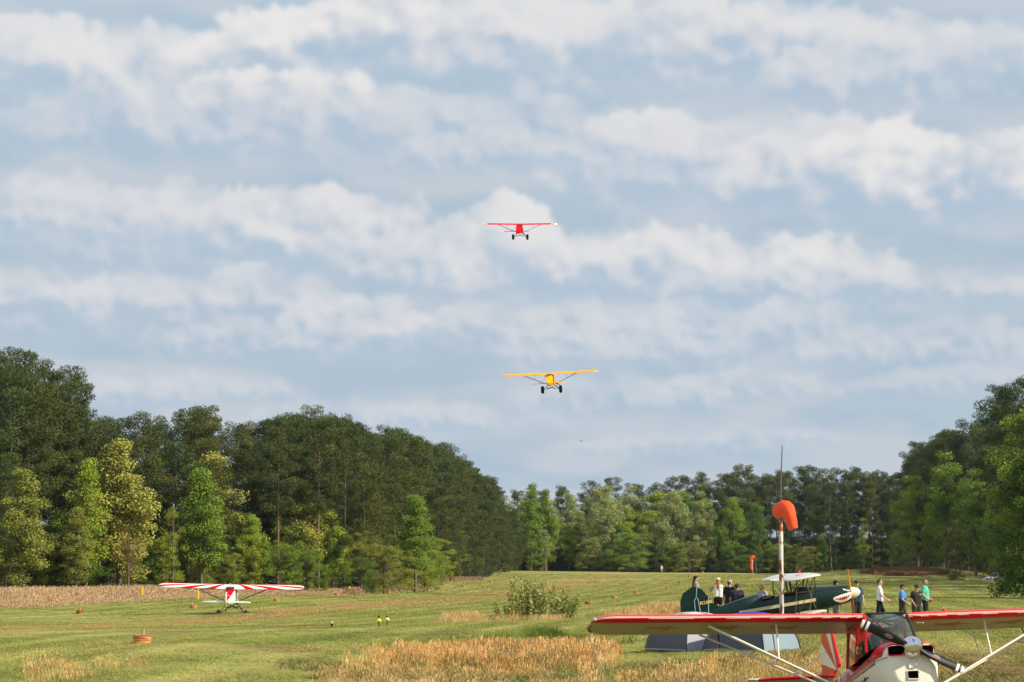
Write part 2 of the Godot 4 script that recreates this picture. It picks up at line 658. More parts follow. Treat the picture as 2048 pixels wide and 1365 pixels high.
	for i in 9000:
		var px := rng.randf_range(-60.0, 700.0)
		var f := left_front(px)
		var near := lerpf(200.0, 274.0, smooth(-60.0, 700.0, px))
		near = minf(near, f - 8.0)
		var d := lerpf(near, f + 2.0, pow(rng.randf(), 1.2))
		var x := (px - 1024.0) / F * d
		list.append(spot(x, -d, rng.randf_range(1.0, 1.9), rng.randf_range(0.9, 1.8) * smooth(near - 4.0, near + 9.0, d) * lerpf(1.0, 0.5, smooth(280.0, 420.0, px))))
		cols.append(Color(0.56, 0.39, 0.24).lerp(Color(0.64, 0.48, 0.29), rng.randf()) * rng.randf_range(0.75, 1.1))
	for i in 900:
		var px := rng.randf_range(700.0, 960.0)
		var f := left_front(px)
		var d := f - rng.randf_range(0.0, 14.0)
		if n_soft.get_noise_2d(px * 0.6, d) > -0.1:
			list.append(spot((px - 1024.0) / F * d, -d, rng.randf_range(1.2, 2.2), rng.randf_range(0.5, 1.2)))
			cols.append(Color(0.42, 0.29, 0.18) * rng.randf_range(0.7, 1.1))
	for i in 2000:   # the brown bank at the far right
		var px := 1806.0 + clampf(rng.randfn(), -2.2, 2.2) * 36.0
		var d := 440.0 + rng.randf_range(-17.0, 6.0) * (1.0 - pow(absf(px - 1806.0) / 95.0, 2.0))
		list.append(spot((px - 1024.0) / F * d, -d, rng.randf_range(1.5, 2.6), rng.randf_range(0.5, 1.0)))
		cols.append(Color(0.24, 0.15, 0.085).lerp(Color(0.34, 0.20, 0.10), rng.randf()) * rng.randf_range(0.7, 1.1))
	scatter("dry_weeds", blades(34, 0.38, 0.8, 0.026, 0.26, 0.2, true), list, cols, "pinkish dry weeds standing along the foot of the wood", "weeds", m)

# ---------------------------------------------------------------- sky
var clouds := []

func list_clouds() -> void:   # azimuth, base and height in degrees, half width, brightness
	var seen := [
		[130, 50, 265, 280, 0.85], [330, 55, 220, 230, 0.9], [480, 95, 250, 190, 0.9], [620, 5, 160, 170, 0.95], [760, -30, 130, 110, 1.0], [960, -60, 130, 200, 0.9], [1150, -40, 160, 260, 0.8], [1450, -10, 170, 290, 0.75], [1650, 5, 160, 220, 0.75], [1900, 60, 220, 260, 0.6], [2060, 40, 190, 160, 0.55], [560, 130, 240, 150, 0.9], [40, 60, 230, 160, 0.8],
		[1280, 215, 390, 150, 0.8], [1500, 240, 400, 210, 0.65], [1640, 235, 410, 150, 0.7], [1800, 235, 440, 140, 0.95], [1990, 275, 440, 140, 0.9], [900, 160, 310, 260, 0.5], [420, 160, 310, 300, 0.4], [1100, 250, 340, 250, 0.4],
		[450, 370, 530, 190, 0.75], [250, 370, 530, 270, 0.5], [710, 378, 530, 170, 0.8], [965, 392, 570, 120, 0.9], [60, 345, 490, 210, 0.5], [860, 450, 570, 160, 0.55],
		[1650, 475, 610, 130, 0.75], [1340, 450, 600, 230, 0.85], [1120, 446, 590, 190, 0.75], [1800, 530, 620, 190, 0.45], [1490, 515, 610, 130, 0.6],
		[410, 543, 660, 260, 0.55], [30, 548, 660, 140, 0.6], [720, 598, 690, 120, 0.65], [560, 640, 715, 200, 0.4], [1050, 600, 695, 260, 0.5], [1450, 598, 700, 220, 0.4], [1250, 655, 735, 200, 0.35], [1900, 645, 735, 260, 0.35],
		[800, 800, 860, 250, 0.22], [350, 750, 805, 170, 0.3], [220, 757, 815, 140, 0.32], [1460, 742, 800, 130, 0.35], [1250, 742, 830, 170, 0.25], [850, 802, 860, 100, 0.28], [1350, 868, 910, 170, 0.2], [1950, 740, 800, 220, 0.25], [1500, 850, 900, 130, 0.2],
	]
	var deg := rad_to_deg(1.0 / F)
	for s in seen:
		clouds.append([(s[0] - 1024.0) * deg, (1150.0 - s[2]) * deg, (s[2] - s[1]) * deg, s[3] * deg, s[4]])
	for i in 620:   # the same sky goes on all round
		var el := rad_to_deg(asin(pow(rng.randf(), 1.3))) * 0.8 + 0.8
		var az := rng.randf_range(-180.0, 180.0)
		var big := 0.35 + el * 0.16
		var c := [az, el, big * rng.randf_range(0.8, 1.5), big * rng.randf_range(1.2, 2.6), rng.randf_range(0.35, 0.95)]
		if absf(az) < 13.0 + c[3] and el < 15.5:
			continue
		clouds.append(c)

func air(az: float, el: float) -> Vector3:   # clear sky and thin veils, linear
	var a := Vector3(0.480, 0.565, 0.650)
	var b := Vector3(0.460, 0.565, 0.660)
	var c := Vector3(0.400, 0.550, 0.690)
	var e := Vector3(0.150, 0.290, 0.560)
	var r := a.lerp(b, smooth(0.0, 5.0, el)).lerp(c, smooth(7.0, 15.0, el)).lerp(e, smooth(16.0, 80.0, el))
	var st := 1.0 / (1.0 + el * 0.05)
	var k := n_soft.get_noise_2d(az * 6.0 * st + 400.0, el * 24.0 * st)
	var q := n_soft.get_noise_2d(az * 9.0 * st - 900.0, el * 40.0 * st)
	var thin := 1.0 - smooth(35.0, 70.0, el)
	r = r.lerp(Vector3(0.425, 0.540, 0.655), clampf(0.35 + 1.3 * q, 0.0, 0.75) * thin)
	return r.lerp(Vector3(0.620, 0.650, 0.705), clampf(0.22 + 1.5 * k, 0.0, 0.62) * thin)

func paint_sky(wide: int, high: int, per: float, az0: float, el1: float) -> Image:
	var px := PackedVector3Array()
	px.resize(wide * high)
	for j in high:
		var el := el1 - (j + 0.5) / per
		for i in wide:
			px[j * wide + i] = air(az0 + (i + 0.5) / per, maxf(el, 0.0))
	var nz := FastNoiseLite.new()
	nz.seed = 31
	nz.frequency = 1.0
	nz.fractal_octaves = 5
	nz.fractal_gain = 0.55
	var seed_at := 0.0
	var low := Vector3(0.445, 0.560, 0.685)
	var mid := Vector3(0.640, 0.670, 0.730)
	for c in clouds:
		seed_at += 17.3
		var a: float = c[0]
		var b: float = c[1]
		var h: float = c[2]
		var w: float = c[3] * 1.55
		var s: float = c[4]
		var j0 := maxi(0, int((el1 - b - h * 1.6) * per))
		var j1 := mini(high - 1, int((el1 - b + h * 0.7) * per))
		for turn: float in [-360.0, 0.0, 360.0]:
			var i0 := maxi(0, int((a + turn - w * 1.25 - az0) * per))
			var i1 := mini(wide - 1, int((a + turn + w * 1.25 - az0) * per))
			for j in range(j0, j1 + 1):
				var el := el1 - (j + 0.5) / per
				for i in range(i0, i1 + 1):
					var az := az0 + (i + 0.5) / per - turn
					var q := (az - a) / w
					var puff := nz.get_noise_2d(az * 0.85 / h + seed_at, el * 1.05 / h)
					var arch := 1.0 - q * q + 0.22 * puff
					if arch <= 0.0:
						continue
					var top := pow(minf(arch, 1.0), 0.42) * (0.98 + 0.30 * nz.get_noise_2d(az * 0.45 / h + seed_at, 3.0))
					var y := (el - b) / h
					var gap := top + 0.22 * puff + 0.11 * nz.get_noise_2d(az * 3.0 / h - seed_at, el * 3.6 / h) - y
					var crisp := smooth(-0.01, 0.075, gap)
					var soft := smooth(-0.12, 0.7, gap)
					var al := lerpf(soft, crisp, clampf(0.20 + 0.6 * s + 1.2 * nz.get_noise_2d(az * 0.6 / h - seed_at, el * 0.6 / h), 0.0, 1.0)) * smooth(-0.42, 0.30, y + 0.10 * puff) * smooth(0.0, 0.5, arch)
					if al <= 0.0:
						continue
					var bump := nz.get_noise_2d((az + 0.10 * h) * 0.85 / h + seed_at, (el + 0.12 * h) * 1.05 / h) - puff
					var lit := clampf(smooth(0.02, 0.98, y / maxf(top, 0.3) + 0.42 * puff) - 0.9 * bump, 0.0, 1.0)
					var white := mid.lerp(Vector3(0.820, 0.805, 0.800), s).lerp(Vector3(0.88, 0.86, 0.84), maxf(0.0, s - 0.75) * 2.0)
					var tone := low.lerp(mid, smooth(0.0, 0.5, lit)).lerp(white, smooth(0.35, 1.0, lit))
					var k := j * wide + i
					px[k] = px[k].lerp(tone, al * (0.5 + 0.5 * s))
	var im := Image.create(wide, high, false, Image.FORMAT_RGB8)
	var bytes := PackedByteArray()
	bytes.resize(wide * high * 3)
	for k in wide * high:
		var c := Color(px[k].x, px[k].y, px[k].z).linear_to_srgb()
		bytes[k * 3] = clampi(int(c.r * 255.0 + 0.5), 0, 255)
		bytes[k * 3 + 1] = clampi(int(c.g * 255.0 + 0.5), 0, 255)
		bytes[k * 3 + 2] = clampi(int(c.b * 255.0 + 0.5), 0, 255)
	im.set_data(wide, high, false, Image.FORMAT_RGB8, bytes)
	return im

func build_sky() -> ImageTexture:
	list_clouds()
	var full := paint_sky(720, 360, 2.0, -180.0, 90.0)
	full.resize(4096, 2048, Image.INTERPOLATE_CUBIC)
	var per := 4096.0 / 360.0
	var half := 300
	var rows := 274
	var top := 1024 - 262
	var fine := paint_sky(half * 2, rows, per, -half / per, 262.0 / per)
	# columns run from straight ahead (column 2048 here), then the picture is turned so that -z lies at column 0
	full.blit_rect(fine, Rect2i(0, 0, half * 2, rows), Vector2i(2048 - half, top))
	var turned := Image.create(4096, 2048, false, Image.FORMAT_RGB8)
	turned.blit_rect(full, Rect2i(2048, 0, 2048, 2048), Vector2i(0, 0))
	turned.blit_rect(full, Rect2i(0, 0, 2048, 2048), Vector2i(2048, 0))
	return ImageTexture.create_from_image(turned)

# ---------------------------------------------------------------- trees
var pines := []
var firs := []
var leafy := {}

func soup(v: PackedVector3Array, c: PackedColorArray) -> ArrayMesh:
	var arr := []
	arr.resize(Mesh.ARRAY_MAX)
	arr[Mesh.ARRAY_VERTEX] = v
	arr[Mesh.ARRAY_COLOR] = c
	var mesh := ArrayMesh.new()
	mesh.add_surface_from_arrays(Mesh.PRIMITIVE_TRIANGLES, arr)
	return mesh

func unit() -> Vector3:
	var z := rng.randf_range(-1.0, 1.0)
	var a := rng.randf() * TAU
	var r := sqrt(1.0 - z * z)
	return Vector3(r * cos(a), z, r * sin(a))

func pine_proto(low: float, wide: float, dense: float, tops := 1.0) -> Array:   # 20 m tall: [trunk mesh, crown mesh]
	var wood := Mb.new()
	var bend := Vector3(rng.randf_range(-0.6, 0.6), 0, rng.randf_range(-0.6, 0.6))
	var pts := []
	var rad := []
	for i in 9:
		var t := i / 8.0
		pts.append(Vector3(0, 19.2 * t, 0) + bend * sin(t * 2.6))
		rad.append(lerpf(0.23, 0.035, pow(t, 0.9)))
	wood.c = Color(0.19, 0.15, 0.12)
	wood.path(pts, rad, 7)
	var v := PackedVector3Array()
	var c := PackedColorArray()
	var y := low * 20.0
	var a0 := rng.randf() * TAU
	while y < 19.7:
		var t := (y - low * 20.0) / (20.0 - low * 20.0)
		var reach := wide * (0.62 + 1.25 * t if t < 0.3 else sqrt(maxf(0.05, 1.0 - pow((t - 0.3) / 0.74, 2.0 * tops))))
		var n := 2 + rng.randi() % 2
		a0 += 2.0
		for k in n:   # a limb that ends in rounded masses of needles
			var a := a0 + TAU * k / n + rng.randf_range(-0.5, 0.5)
			var len := reach * rng.randf_range(0.45, 1.15)
			var lift := lerpf(-0.05, 0.8, t) + rng.randf_range(-0.15, 0.25)
			var dir := Vector3(cos(a), lift, sin(a)).normalized()
			var p0 := Vector3(0, y, 0) + bend * sin(y / 19.2 * 2.6)
			wood.g = 1
			wood.loft([Mb.circle(p0, dir, 0.05, 3), Mb.circle(p0 + dir * len, dir, 0.014, 3)], false)
			var masses := maxi(1, int(len * 0.85 + rng.randf()))
			for q in masses:
				var s := lerpf(1.0, 0.35, q / float(masses))
				var cen := p0 + dir * len * s + unit() * Vector3(0.5, 0.15, 0.5) * (0.3 if q == 0 else 1.0)
				var puff := rng.randf_range(0.62, 1.05) * (0.8 + 0.2 * s)
				var hue := rng.randf()
				var tone := rng.randf_range(0.8, 1.2)
				for f in int(150.0 * dense * puff * puff):
					var o := cen + unit() * Vector3(puff, puff * 0.55, puff) * pow(rng.randf(), 0.28)
					var col := Color(0.058, 0.086, 0.028).lerp(Color(0.104, 0.124, 0.036), hue) * (tone * rng.randf_range(0.75, 1.25))
					for nd in 2:
						var dd := (unit() + Vector3(0, 0.55, 0) + (o - cen) / puff * 0.6).normalized()
						var ss := dd.cross(unit()).normalized() * 0.038
						var ll := rng.randf_range(0.20, 0.34)
						v.append(o - ss); v.append(o + ss); v.append(o + dd * ll)
						c.append(col); c.append(col); c.append(col)
		y += rng.randf_range(0.42, 0.85)
	return [wood.mesh(), soup(v, c)]

func leaf_proto(kind: String) -> Array:   # 14 m tall
	var wood := Mb.new()
	wood.c = Color(0.16, 0.13, 0.10)
	var rx := 3.7
	var y0 := 1.8
	var size := 0.235
	var per := 215
	var n := 78
	if kind == "column":
		rx = 2.4; y0 = 1.4; n = 74
	elif kind == "low":
		rx = 5.2; y0 = 0.6; n = 88; size = 0.22
	elif kind == "thin":
		rx = 2.4; y0 = 2.5; n = 34; per = 110; size = 0.19
	elif kind == "near":
		rx = 5.2; y0 = 0.2; n = 200; per = 250; size = 0.25
	var ry := (14.0 - y0) / 2.0
	var mid := Vector3(0, y0 + ry, 0)
	var trunk := [Vector3.ZERO, Vector3(0.1, 4.0, 0.05), Vector3(-0.1, 8.0, 0.1), Vector3(0.05, 12.4, 0)]
	wood.path(trunk, [0.24, 0.19, 0.12, 0.03], 7)
	var v := PackedVector3Array()
	var c := PackedColorArray()
	for k in n:
		var u := unit()
		var rr := pow(rng.randf(), 0.45)
		var cen := mid + Vector3(u.x * rx, u.y * ry, u.z * rx) * rr
		var narrow := 1.0 - 0.42 * smooth(0.45, 1.0, (cen.y - y0) / (14.0 - y0))
		if kind == "low":
			narrow = 1.0
		cen.x *= narrow
		cen.z *= narrow
		if kind == "near" or kind == "low" and k % 2 == 0:   # leafy right down to the grass
			var ty := rng.randf()
			var rw := rx * (1.0 if ty < 0.45 else sqrt(maxf(0.03, 1.0 - pow((ty - 0.45) / 0.58, 2.0)))) * sqrt(rng.randf_range(0.15, 1.0))
			var an := rng.randf() * TAU
			cen = Vector3(cos(an) * rw, 0.5 + ty * 12.6, sin(an) * rw)
		var root := Vector3(0, clampf(cen.y * 0.62 + 0.4, 0.8, 11.5), 0)
		wood.g = 2
		if kind != "near" or k % 6 == 0:
			wood.loft([Mb.circle(root, cen - root, 0.055, 4), Mb.circle(root.lerp(cen, 0.6) + Vector3(0, -0.15, 0), cen - root, 0.03, 4), Mb.circle(cen, cen - root, 0.012, 4)], false)
		var ra := rng.randf_range(0.75, 1.35) * (0.8 if kind == "thin" else 0.95 if kind == "near" else 1.0)
		var tone := rng.randf_range(0.78, 1.2)
		var warm := rng.randf()
		for f in per:
			var w := unit() * pow(rng.randf(), 0.4)
			var o := cen + Vector3(w.x * ra, w.y * ra * 0.62, w.z * ra)
			var nrm := (unit() + Vector3(0, 0.8, 0) + w * 0.6).normalized()
			var s := nrm.cross(unit()).normalized()
			var t := s.cross(nrm)
			var z := size * rng.randf_range(0.6, 1.15)
			var tip := o + t * z
			var fold := nrm * z * 0.18
			var q := tone * rng.randf_range(0.8, 1.2)
			var col := Color(0.92 + 0.2 * warm, 1.0, 0.9) * q
			v.append(o); v.append(o + t * z * 0.5 + s * z * 0.38 - fold); v.append(tip)
			v.append(o); v.append(tip); v.append(o + t * z * 0.5 - s * z * 0.38 - fold)
			for x in 6:
				c.append(col)
	return [wood.mesh(), soup(v, c)]

func build_protos() -> void:
	for i in 7:
		pines.append(pine_proto(rng.randf_range(0.34, 0.52), rng.randf_range(3.0, 3.9), 1.0, rng.randf_range(0.7, 1.2)))
	for i in 5:
		firs.append(pine_proto(rng.randf_range(0.03, 0.12), rng.randf_range(2.9, 3.7), 0.9, 0.7))
	for k in ["round", "column", "low", "thin", "near"]:
		leafy[k] = []
		for i in (1 if k == "near" else 3):
			leafy[k].append(leaf_proto(k))

func leaf_mat(key: String, c: Color) -> StandardMaterial3D:
	return tinted("leaves_" + key, 0.55, {"albedo_color": lin(c.r, c.g, c.b), "backlight_enabled": true, "backlight": Color(0.55, 0.55, 0.55), "metallic_specular": 0.35})

func put_tree(proto: Array, where: Vector3, tall: float, unit_h: float, wide: float, leaf: Material, called: String, label: String, group: String, cat := "tree") -> void:
	var s := tall / unit_h
	var b := Basis(Vector3.UP, rng.randf() * TAU) * Basis.from_scale(Vector3(s * wide, s, s * wide))
	var o := thing(called, label, cat, Transform3D(b, where - Vector3(0, 0.1, 0)), group)
	part("trunk", proto[0], tinted("bark", 0.95, {"metallic_specular": 0.2}), o)
	part("crown", proto[1], leaf, o)

const SKYLINE := [[-200, 690], [0, 715], [60, 732], [110, 742], [185, 785], [205, 850], [250, 832], [330, 826], [460, 832], [590, 840], [690, 842], [740, 866], [810, 876], [860, 895], [900, 918], [950, 948], [985, 968], [1030, 980], [1160, 966], [1300, 966], [1390, 952], [1440, 950], [1560, 946], [1700, 943], [1785, 950], [1815, 895], [1880, 872], [1935, 850], [1990, 785], [2048, 772], [2300, 740]]
const LEFT := [[-200, 228], [0, 238], [200, 255], [350, 264], [520, 276], [700, 288], [880, 372], [960, 450], [1040, 580]]
const RIGHT := [[1785, 580], [1850, 480], [1920, 450], [1992, 436], [2030, 345], [2062, 300], [2200, 255], [2400, 215]]
const RIGHT_NEAR := [[2400, 205], [2700, 160], [3300, 105]]

func along(list: Array, x: float) -> float:
	for i in list.size() - 1:
		if x <= list[i + 1][0] or i == list.size() - 2:
			return lerpf(list[i][1], list[i + 1][1], clampf((x - list[i][0]) / float(list[i + 1][0] - list[i][0]), -0.5, 1.5))
	return list[0][1]

func left_front(x: float) -> float:
	return along(LEFT, x)

func tall_to(x: float, y: float, d: float, base: float) -> float:
	return at(x, y, d).y - base

func wood_line(list: Array, step: float, rows: int, back: Vector2, names: Callable, leafy_share: float, tones: Array) -> void:
	var prev := Vector2.ZERO
	var carry := 0.0
	for i in list.size() - 1:
		var a := Vector2((list[i][0] - 1024.0) / F * list[i][1], list[i][1])
		var b := Vector2((list[i + 1][0] - 1024.0) / F * list[i + 1][1], list[i + 1][1])
		var len := a.distance_to(b)
		var s := carry
		while s < len:
			for r in rows:
				var p := a.lerp(b, s / len) + back * (r * 5.2 + 1.5) + Vector2(rng.randf_range(-1.6, 1.6), rng.randf_range(-1.6, 1.6))
				var px := p.x / p.y * F + 1024.0
				var base := height(p.x, -p.y)
				var sky := along(SKYLINE, px)
				var drop := (0.0 if r >= rows - 2 else lerpf(60.0, 12.0, r / float(rows))) * 250.0 / p.y
				var tall := tall_to(px, sky + drop + (rng.randfn() * 8.0 + 6.0) * 300.0 / p.y, p.y, base)
				tall = clampf(tall, 8.0, 26.0)
				var where := Vector3(p.x, base, -p.y)
				var edge := r == 0
				if edge and rng.randf() < leafy_share:
					var kinds := ["round", "column", "column", "thin"]
					var k: String = kinds[rng.randi() % 4]
					put_tree(leafy[k][rng.randi() % 3], where, tall * rng.randf_range(0.42, 0.75), 14.0, rng.randf_range(0.95, 1.3), tones[rng.randi() % tones.size()], "leafy_tree", names.call("leafy", px, r), "leafy trees at the edge of " + names.call("wood", px, r))
				else:
					var low := edge and not (px > 1985.0 and px < 2060.0) or rng.randf() < 0.35
					var pr: Array = firs[rng.randi() % firs.size()] if low else pines[rng.randi() % pines.size()]
					put_tree(pr, where, tall * (rng.randf_range(0.7, 0.95) if edge else 1.0), 20.0, rng.randf_range(0.85, 1.15) * 20.0 / maxf(tall, 14.0), mats[["needles_a", "needles_b", "needles_c"][rng.randi() % 3]], "pine_tree", names.call("pine", px, r), "pines of " + names.call("wood", px, r))
			s += step * rng.randf_range(0.8, 1.2)
		carry = s - len

func build_woods() -> void:
	build_protos()
	for k in [["a", Color(1.0, 1.0, 1.0)], ["b", Color(0.82, 0.92, 0.95)], ["c", Color(1.25, 1.12, 0.9)]]:
		tinted("needles_" + k[0], 0.7, {"albedo_color": lin(k[1].r, k[1].g, k[1].b) if k[1].r <= 1.0 else Color(1.09, 1.05, 0.95), "backlight_enabled": true, "backlight": Color(0.18, 0.18, 0.18), "metallic_specular": 0.3})
	var lime := leaf_mat("lime", Color(0.30, 0.38, 0.04))
	var yellow := leaf_mat("yellow", Color(0.40, 0.40, 0.085))
	var bright := leaf_mat("bright", Color(0.20, 0.31, 0.034))
	var deep := leaf_mat("deep", Color(0.115, 0.20, 0.030))
	var olive := leaf_mat("olive", Color(0.26, 0.29, 0.055))
	var silver := leaf_mat("silver", Color(0.34, 0.39, 0.15))
	var russet := leaf_mat("russet", Color(0.22, 0.165, 0.065))

	var rows := ["front-row", "second-row", "third-row", "back-row"]
	var near_what := func(list: Array, px: float) -> String:
		for q in list:
			if px < q[0]:
				return q[1]
		return list[list.size() - 1][1]
	var left_places := [[20, "at the photo's left edge"], [100, "beside the columnar olive tree"], [190, "beside the slender lime tree"], [300, "around the tall yellow-green tree"], [380, "left of the vivid green columnar tree"], [460, "around the vivid green columnar tree"], [540, "above the striped airplane's cabin"], [640, "around the spreading yellow-green tree"], [730, "by the tall bare trunks"], [820, "above the pale shrubby thicket"], [880, "where the wood's edge turns away"], [950, "on the falling skyline"], [9999, "at the wood's far end"]]
	var left_names := func(kind: String, px: float, r: int) -> String:
		var place: String = near_what.call(left_places, px)
		if kind == "wood": return "the left wood " + place
		if kind == "leafy": return "small leafy tree edging the left wood, " + place
		return rows[mini(r, 3)] + " dark pine of the left wood, " + place
	wood_line(LEFT.slice(0, 6), 5.2, 4, Vector2(-0.55, 0.84), left_names, 0.45, [olive, bright, deep, lime, bright])
	wood_line(LEFT.slice(5, 9), 6.4, 3, Vector2(-0.9, 0.45), left_names, 0.12, [deep, olive, bright])

	var right_places := [[1830, "at its far left end"], [1880, "above the walking men"], [1930, "around the lone brownish pine"], [1985, "left of the white car"], [2050, "above the white car"], [2300, "behind the nearest broad tree"], [9999, "beyond the photo's right edge"]]
	var right_names := func(kind: String, px: float, r: int) -> String:
		var place: String = near_what.call(right_places, px)
		if kind == "wood": return "the right wood " + place
		if kind == "leafy": return "leafy tree at the front edge of the right wood, " + place
		return rows[mini(r, 3)] + " dark pine of the right wood, " + place
	var far_places := [[1080, "at its left end"], [1140, "left of the olive bush"], [1230, "above the leafy bush on the strip"], [1320, "behind the broad vivid green tree"], [1440, "left of the far windsock"], [1530, "behind the far windsock"], [1600, "behind the near windsock"], [1690, "behind the biplane's nose"], [9999, "above the brown weed bank"]]

	wood_line(RIGHT, 7.6, 2, Vector2(0.9, 0.45), right_names, 0.5, [bright, lime, deep])

	wood_line(RIGHT_NEAR, 8.5, 1, Vector2(0.9, 0.45), right_names, 0.3, [bright, lime, deep])

	# the wood that closes the far end of the strip
	for r in 4:
		var x := 2.0 - r * 2.0
		while x < 112.0 + r * 3.0:
			var d := 596.0 + r * 7.0 + rng.randf_range(-2.5, 2.5)
			var px := x / d * F + 1024.0
			var base := height(x, -d)
			var sky := along(SKYLINE, clampf(px, 1030.0, 1784.0))
			var place: String = rows[r] + ", " + near_what.call(far_places, px)
			if px < 1435.0 + rng.randfn() * 30.0 and r < 3:
				var tone: StandardMaterial3D = [bright, deep, silver, olive, deep, silver, lime][rng.randi() % 7]
				var kinds := ["round", "round", "column"]
				var k: String = kinds[rng.randi() % 3]
				var tall := tall_to(px, sky + lerpf(75.0, 6.0, r / 2.0) + absf(rng.randfn()) * 8.0, d, base)
				put_tree(leafy[k][rng.randi() % 3], Vector3(x, base, -d), tall, 14.0, rng.randf_range(0.85, 1.15), tone, "leafy_tree", "tall leafy tree of the far wood, " + place, "leafy trees of the far wood")
			else:
				var low := r == 0 or r == 1 and rng.randf() < 0.6
				var pr: Array = firs[rng.randi() % firs.size()] if low else pines[rng.randi() % pines.size()]
				var tall := tall_to(px, sky + (30.0 if low else 2.0) + rng.randfn() * 6.0 + 4.0, d, base)
				put_tree(pr, Vector3(x, base, -d), tall, 20.0, rng.randf_range(0.85, 1.1), mats[["needles_a", "needles_b", "needles_c"][rng.randi() % 3]], "pine_tree", "dark pine of the far wood, " + place, "pines of the far wood")
			x += rng.randf_range(4.6, 6.4) if px < 1435.0 else rng.randf_range(4.0, 5.2)

	# trees that stand out: column, metres ahead, top in the photograph, width, kind, leaves, label
	var own := [
		[55, 234, 925, 1.0, "column", olive, "olive green columnar tree at the left edge of the photo, before dark pines"],
		[245, 250, 866, 1.15, "column", yellow, "tall yellow-green tree standing before the pines, above left of the striped wing"],
		[262, 246, 1040, 1.0, "thin", russet, "small russet-leaved tree at the foot of the tall yellow-green tree"],
		[178, 244, 905, 0.8, "column", lime, "slender lime green tree just left of the tall yellow-green tree"],
		[160, 240, 1010, 0.9, "column", olive, "low olive tree left of the slender lime green tree"],
		[408, 262, 930, 1.0, "column", bright, "vivid green columnar tree above the left half of the striped wing"],
		[350, 258, 1000, 0.8, "thin", lime, "thin lime sapling left of the vivid green columnar tree"],
		[420, 275, 893, 0.95, "round", yellow, "yellow-green crown showing above the vivid green columnar tree"],
		[600, 282, 962, 0.95, "round", yellow, "spreading yellow-green tree behind the right half of the striped wing"],
		[662, 284, 1008, 0.9, "round", lime, "lime green tree with a drooping branch beside tall bare pine trunks"],
		[505, 272, 1025, 0.8, "round", lime, "light green tree directly above the middle of the striped wing"],
		[560, 274, 1075, 1.0, "low", bright, "broad pale-leaved understory tree above the right half of the striped wing"],
		[620, 278, 1085, 0.9, "low", bright, "bushy green understory tree near the striped wing's right tip"],
		[470, 268, 1085, 0.8, "thin", lime, "thin lime green understory tree just above the striped aircraft's cabin"],
		[832, 318, 985, 0.95, "column", bright, "vivid green column of leaves where the left wood's edge turns away"],
		[770, 292, 1085, 1.3, "low", olive, "pale shrubby thicket at the foot of the left wood, right of the striped wing"],
		[725, 286, 1105, 0.9, "low", deep, "dark green bush beside the pale shrubby thicket"],
		[850, 330, 1090, 1.0, "low", lime, "lime bush at the foot of the vivid green column of leaves"],
		[1062, 585, 960, 0.75, "column", bright, "bright green poplar-like tree where the left wood meets the far wood"],
		[1092, 588, 972, 0.75, "column", bright, "second bright green tree, just right of the poplar-like tree in the far wood"],
		[1090, 560, 1040, 0.8, "thin", silver, "pale silvery tree at the left end of the far wood"],
		[1180, 578, 1072, 1.0, "low", olive, "round olive bush at the foot of the far wood"],
		[1255, 575, 1062, 1.15, "low", bright, "broad vivid green tree standing in front of the far wood"],
		[1205, 590, 962, 0.8, "round", silver, "pale silver-green crown on the far wood's skyline"],
		[1345, 584, 972, 0.9, "round", silver, "silver-green oak above the distant right-hand barrels"],
		[1400, 584, 985, 0.8, "round", silver, "silver-green oak left of the small far windsock"],
		[1462, 584, 985, 0.75, "round", bright, "bright green round tree left of the near windsock"],
		[1508, 586, 1000, 0.7, "round", deep, "deep green round tree just left of the near windsock's pole"],
		[1722, 560, 1028, 0.8, "thin", lime, "lime green sapling before dark pines, right of the near windsock"],
		[1640, 570, 1062, 0.9, "column", bright, "green columnar tree behind the biplane's propeller"],
		[1615, 566, 1090, 0.9, "low", olive, "olive bush at the foot of the far wood behind the biplane's upper wing"],
		[1830, 490, 940, 0.95, "round", lime, "lime green tree at the left end of the right wood"],
		[1888, 446, 908, 0.9, "round", bright, "bright green round tree in the right wood, above the walking men"],
		[1945, 436, 942, 0.9, "round", bright, "green tree right of the bright round tree in the right wood"],
		[1978, 430, 1010, 0.8, "round", lime, "lime green tree above the white car"],
		[2052, 302, 800, 0.9, "round", lime, "lime green crown high at the right edge of the photo"],
		[1868, 455, 1075, 0.8, "low", deep, "deep green bush at the foot of the right wood behind the man in turquoise"],
	]
	for t in own:
		var w := on_ground(t[0], t[1])
		var tall := tall_to(t[0], t[2], t[1], w.y)
		var wide: float = t[3]
		if t[4] == "low":
			wide *= 1.25
		put_tree(leafy[t[4]][rng.randi() % 3], w, tall, 14.0, wide, t[5], "leafy_tree", t[6], "")
	for t in [[2010, 340, 784, "tall pine against the sky at the right edge, left of two"], [2044, 322, 770, "tallest pine against the sky, at the very right edge"], [2030, 372, 806, "dark pine between the two tall pines at the right edge"], [1968, 470, 836, "tall dark pine above the lone brownish pine, right of the walking men"], [1992, 476, 806, "tall dark pine left of the right-edge pair, above the white car"], [1932, 474, 856, "dark pine with a ragged top above the right wood's green trees"], [1880, 492, 874, "dark bushy-topped pine at the left end of the right wood's skyline"], [1838, 520, 892, "leftmost tall pine of the right wood, against the sky"]]:
		var w := on_ground(t[0], t[1])
		put_tree(pines[rng.randi() % pines.size()], w, tall_to(t[0], t[2], t[1], w.y), 20.0, 0.92, mats["needles_b"], "pine_tree", t[3], "")
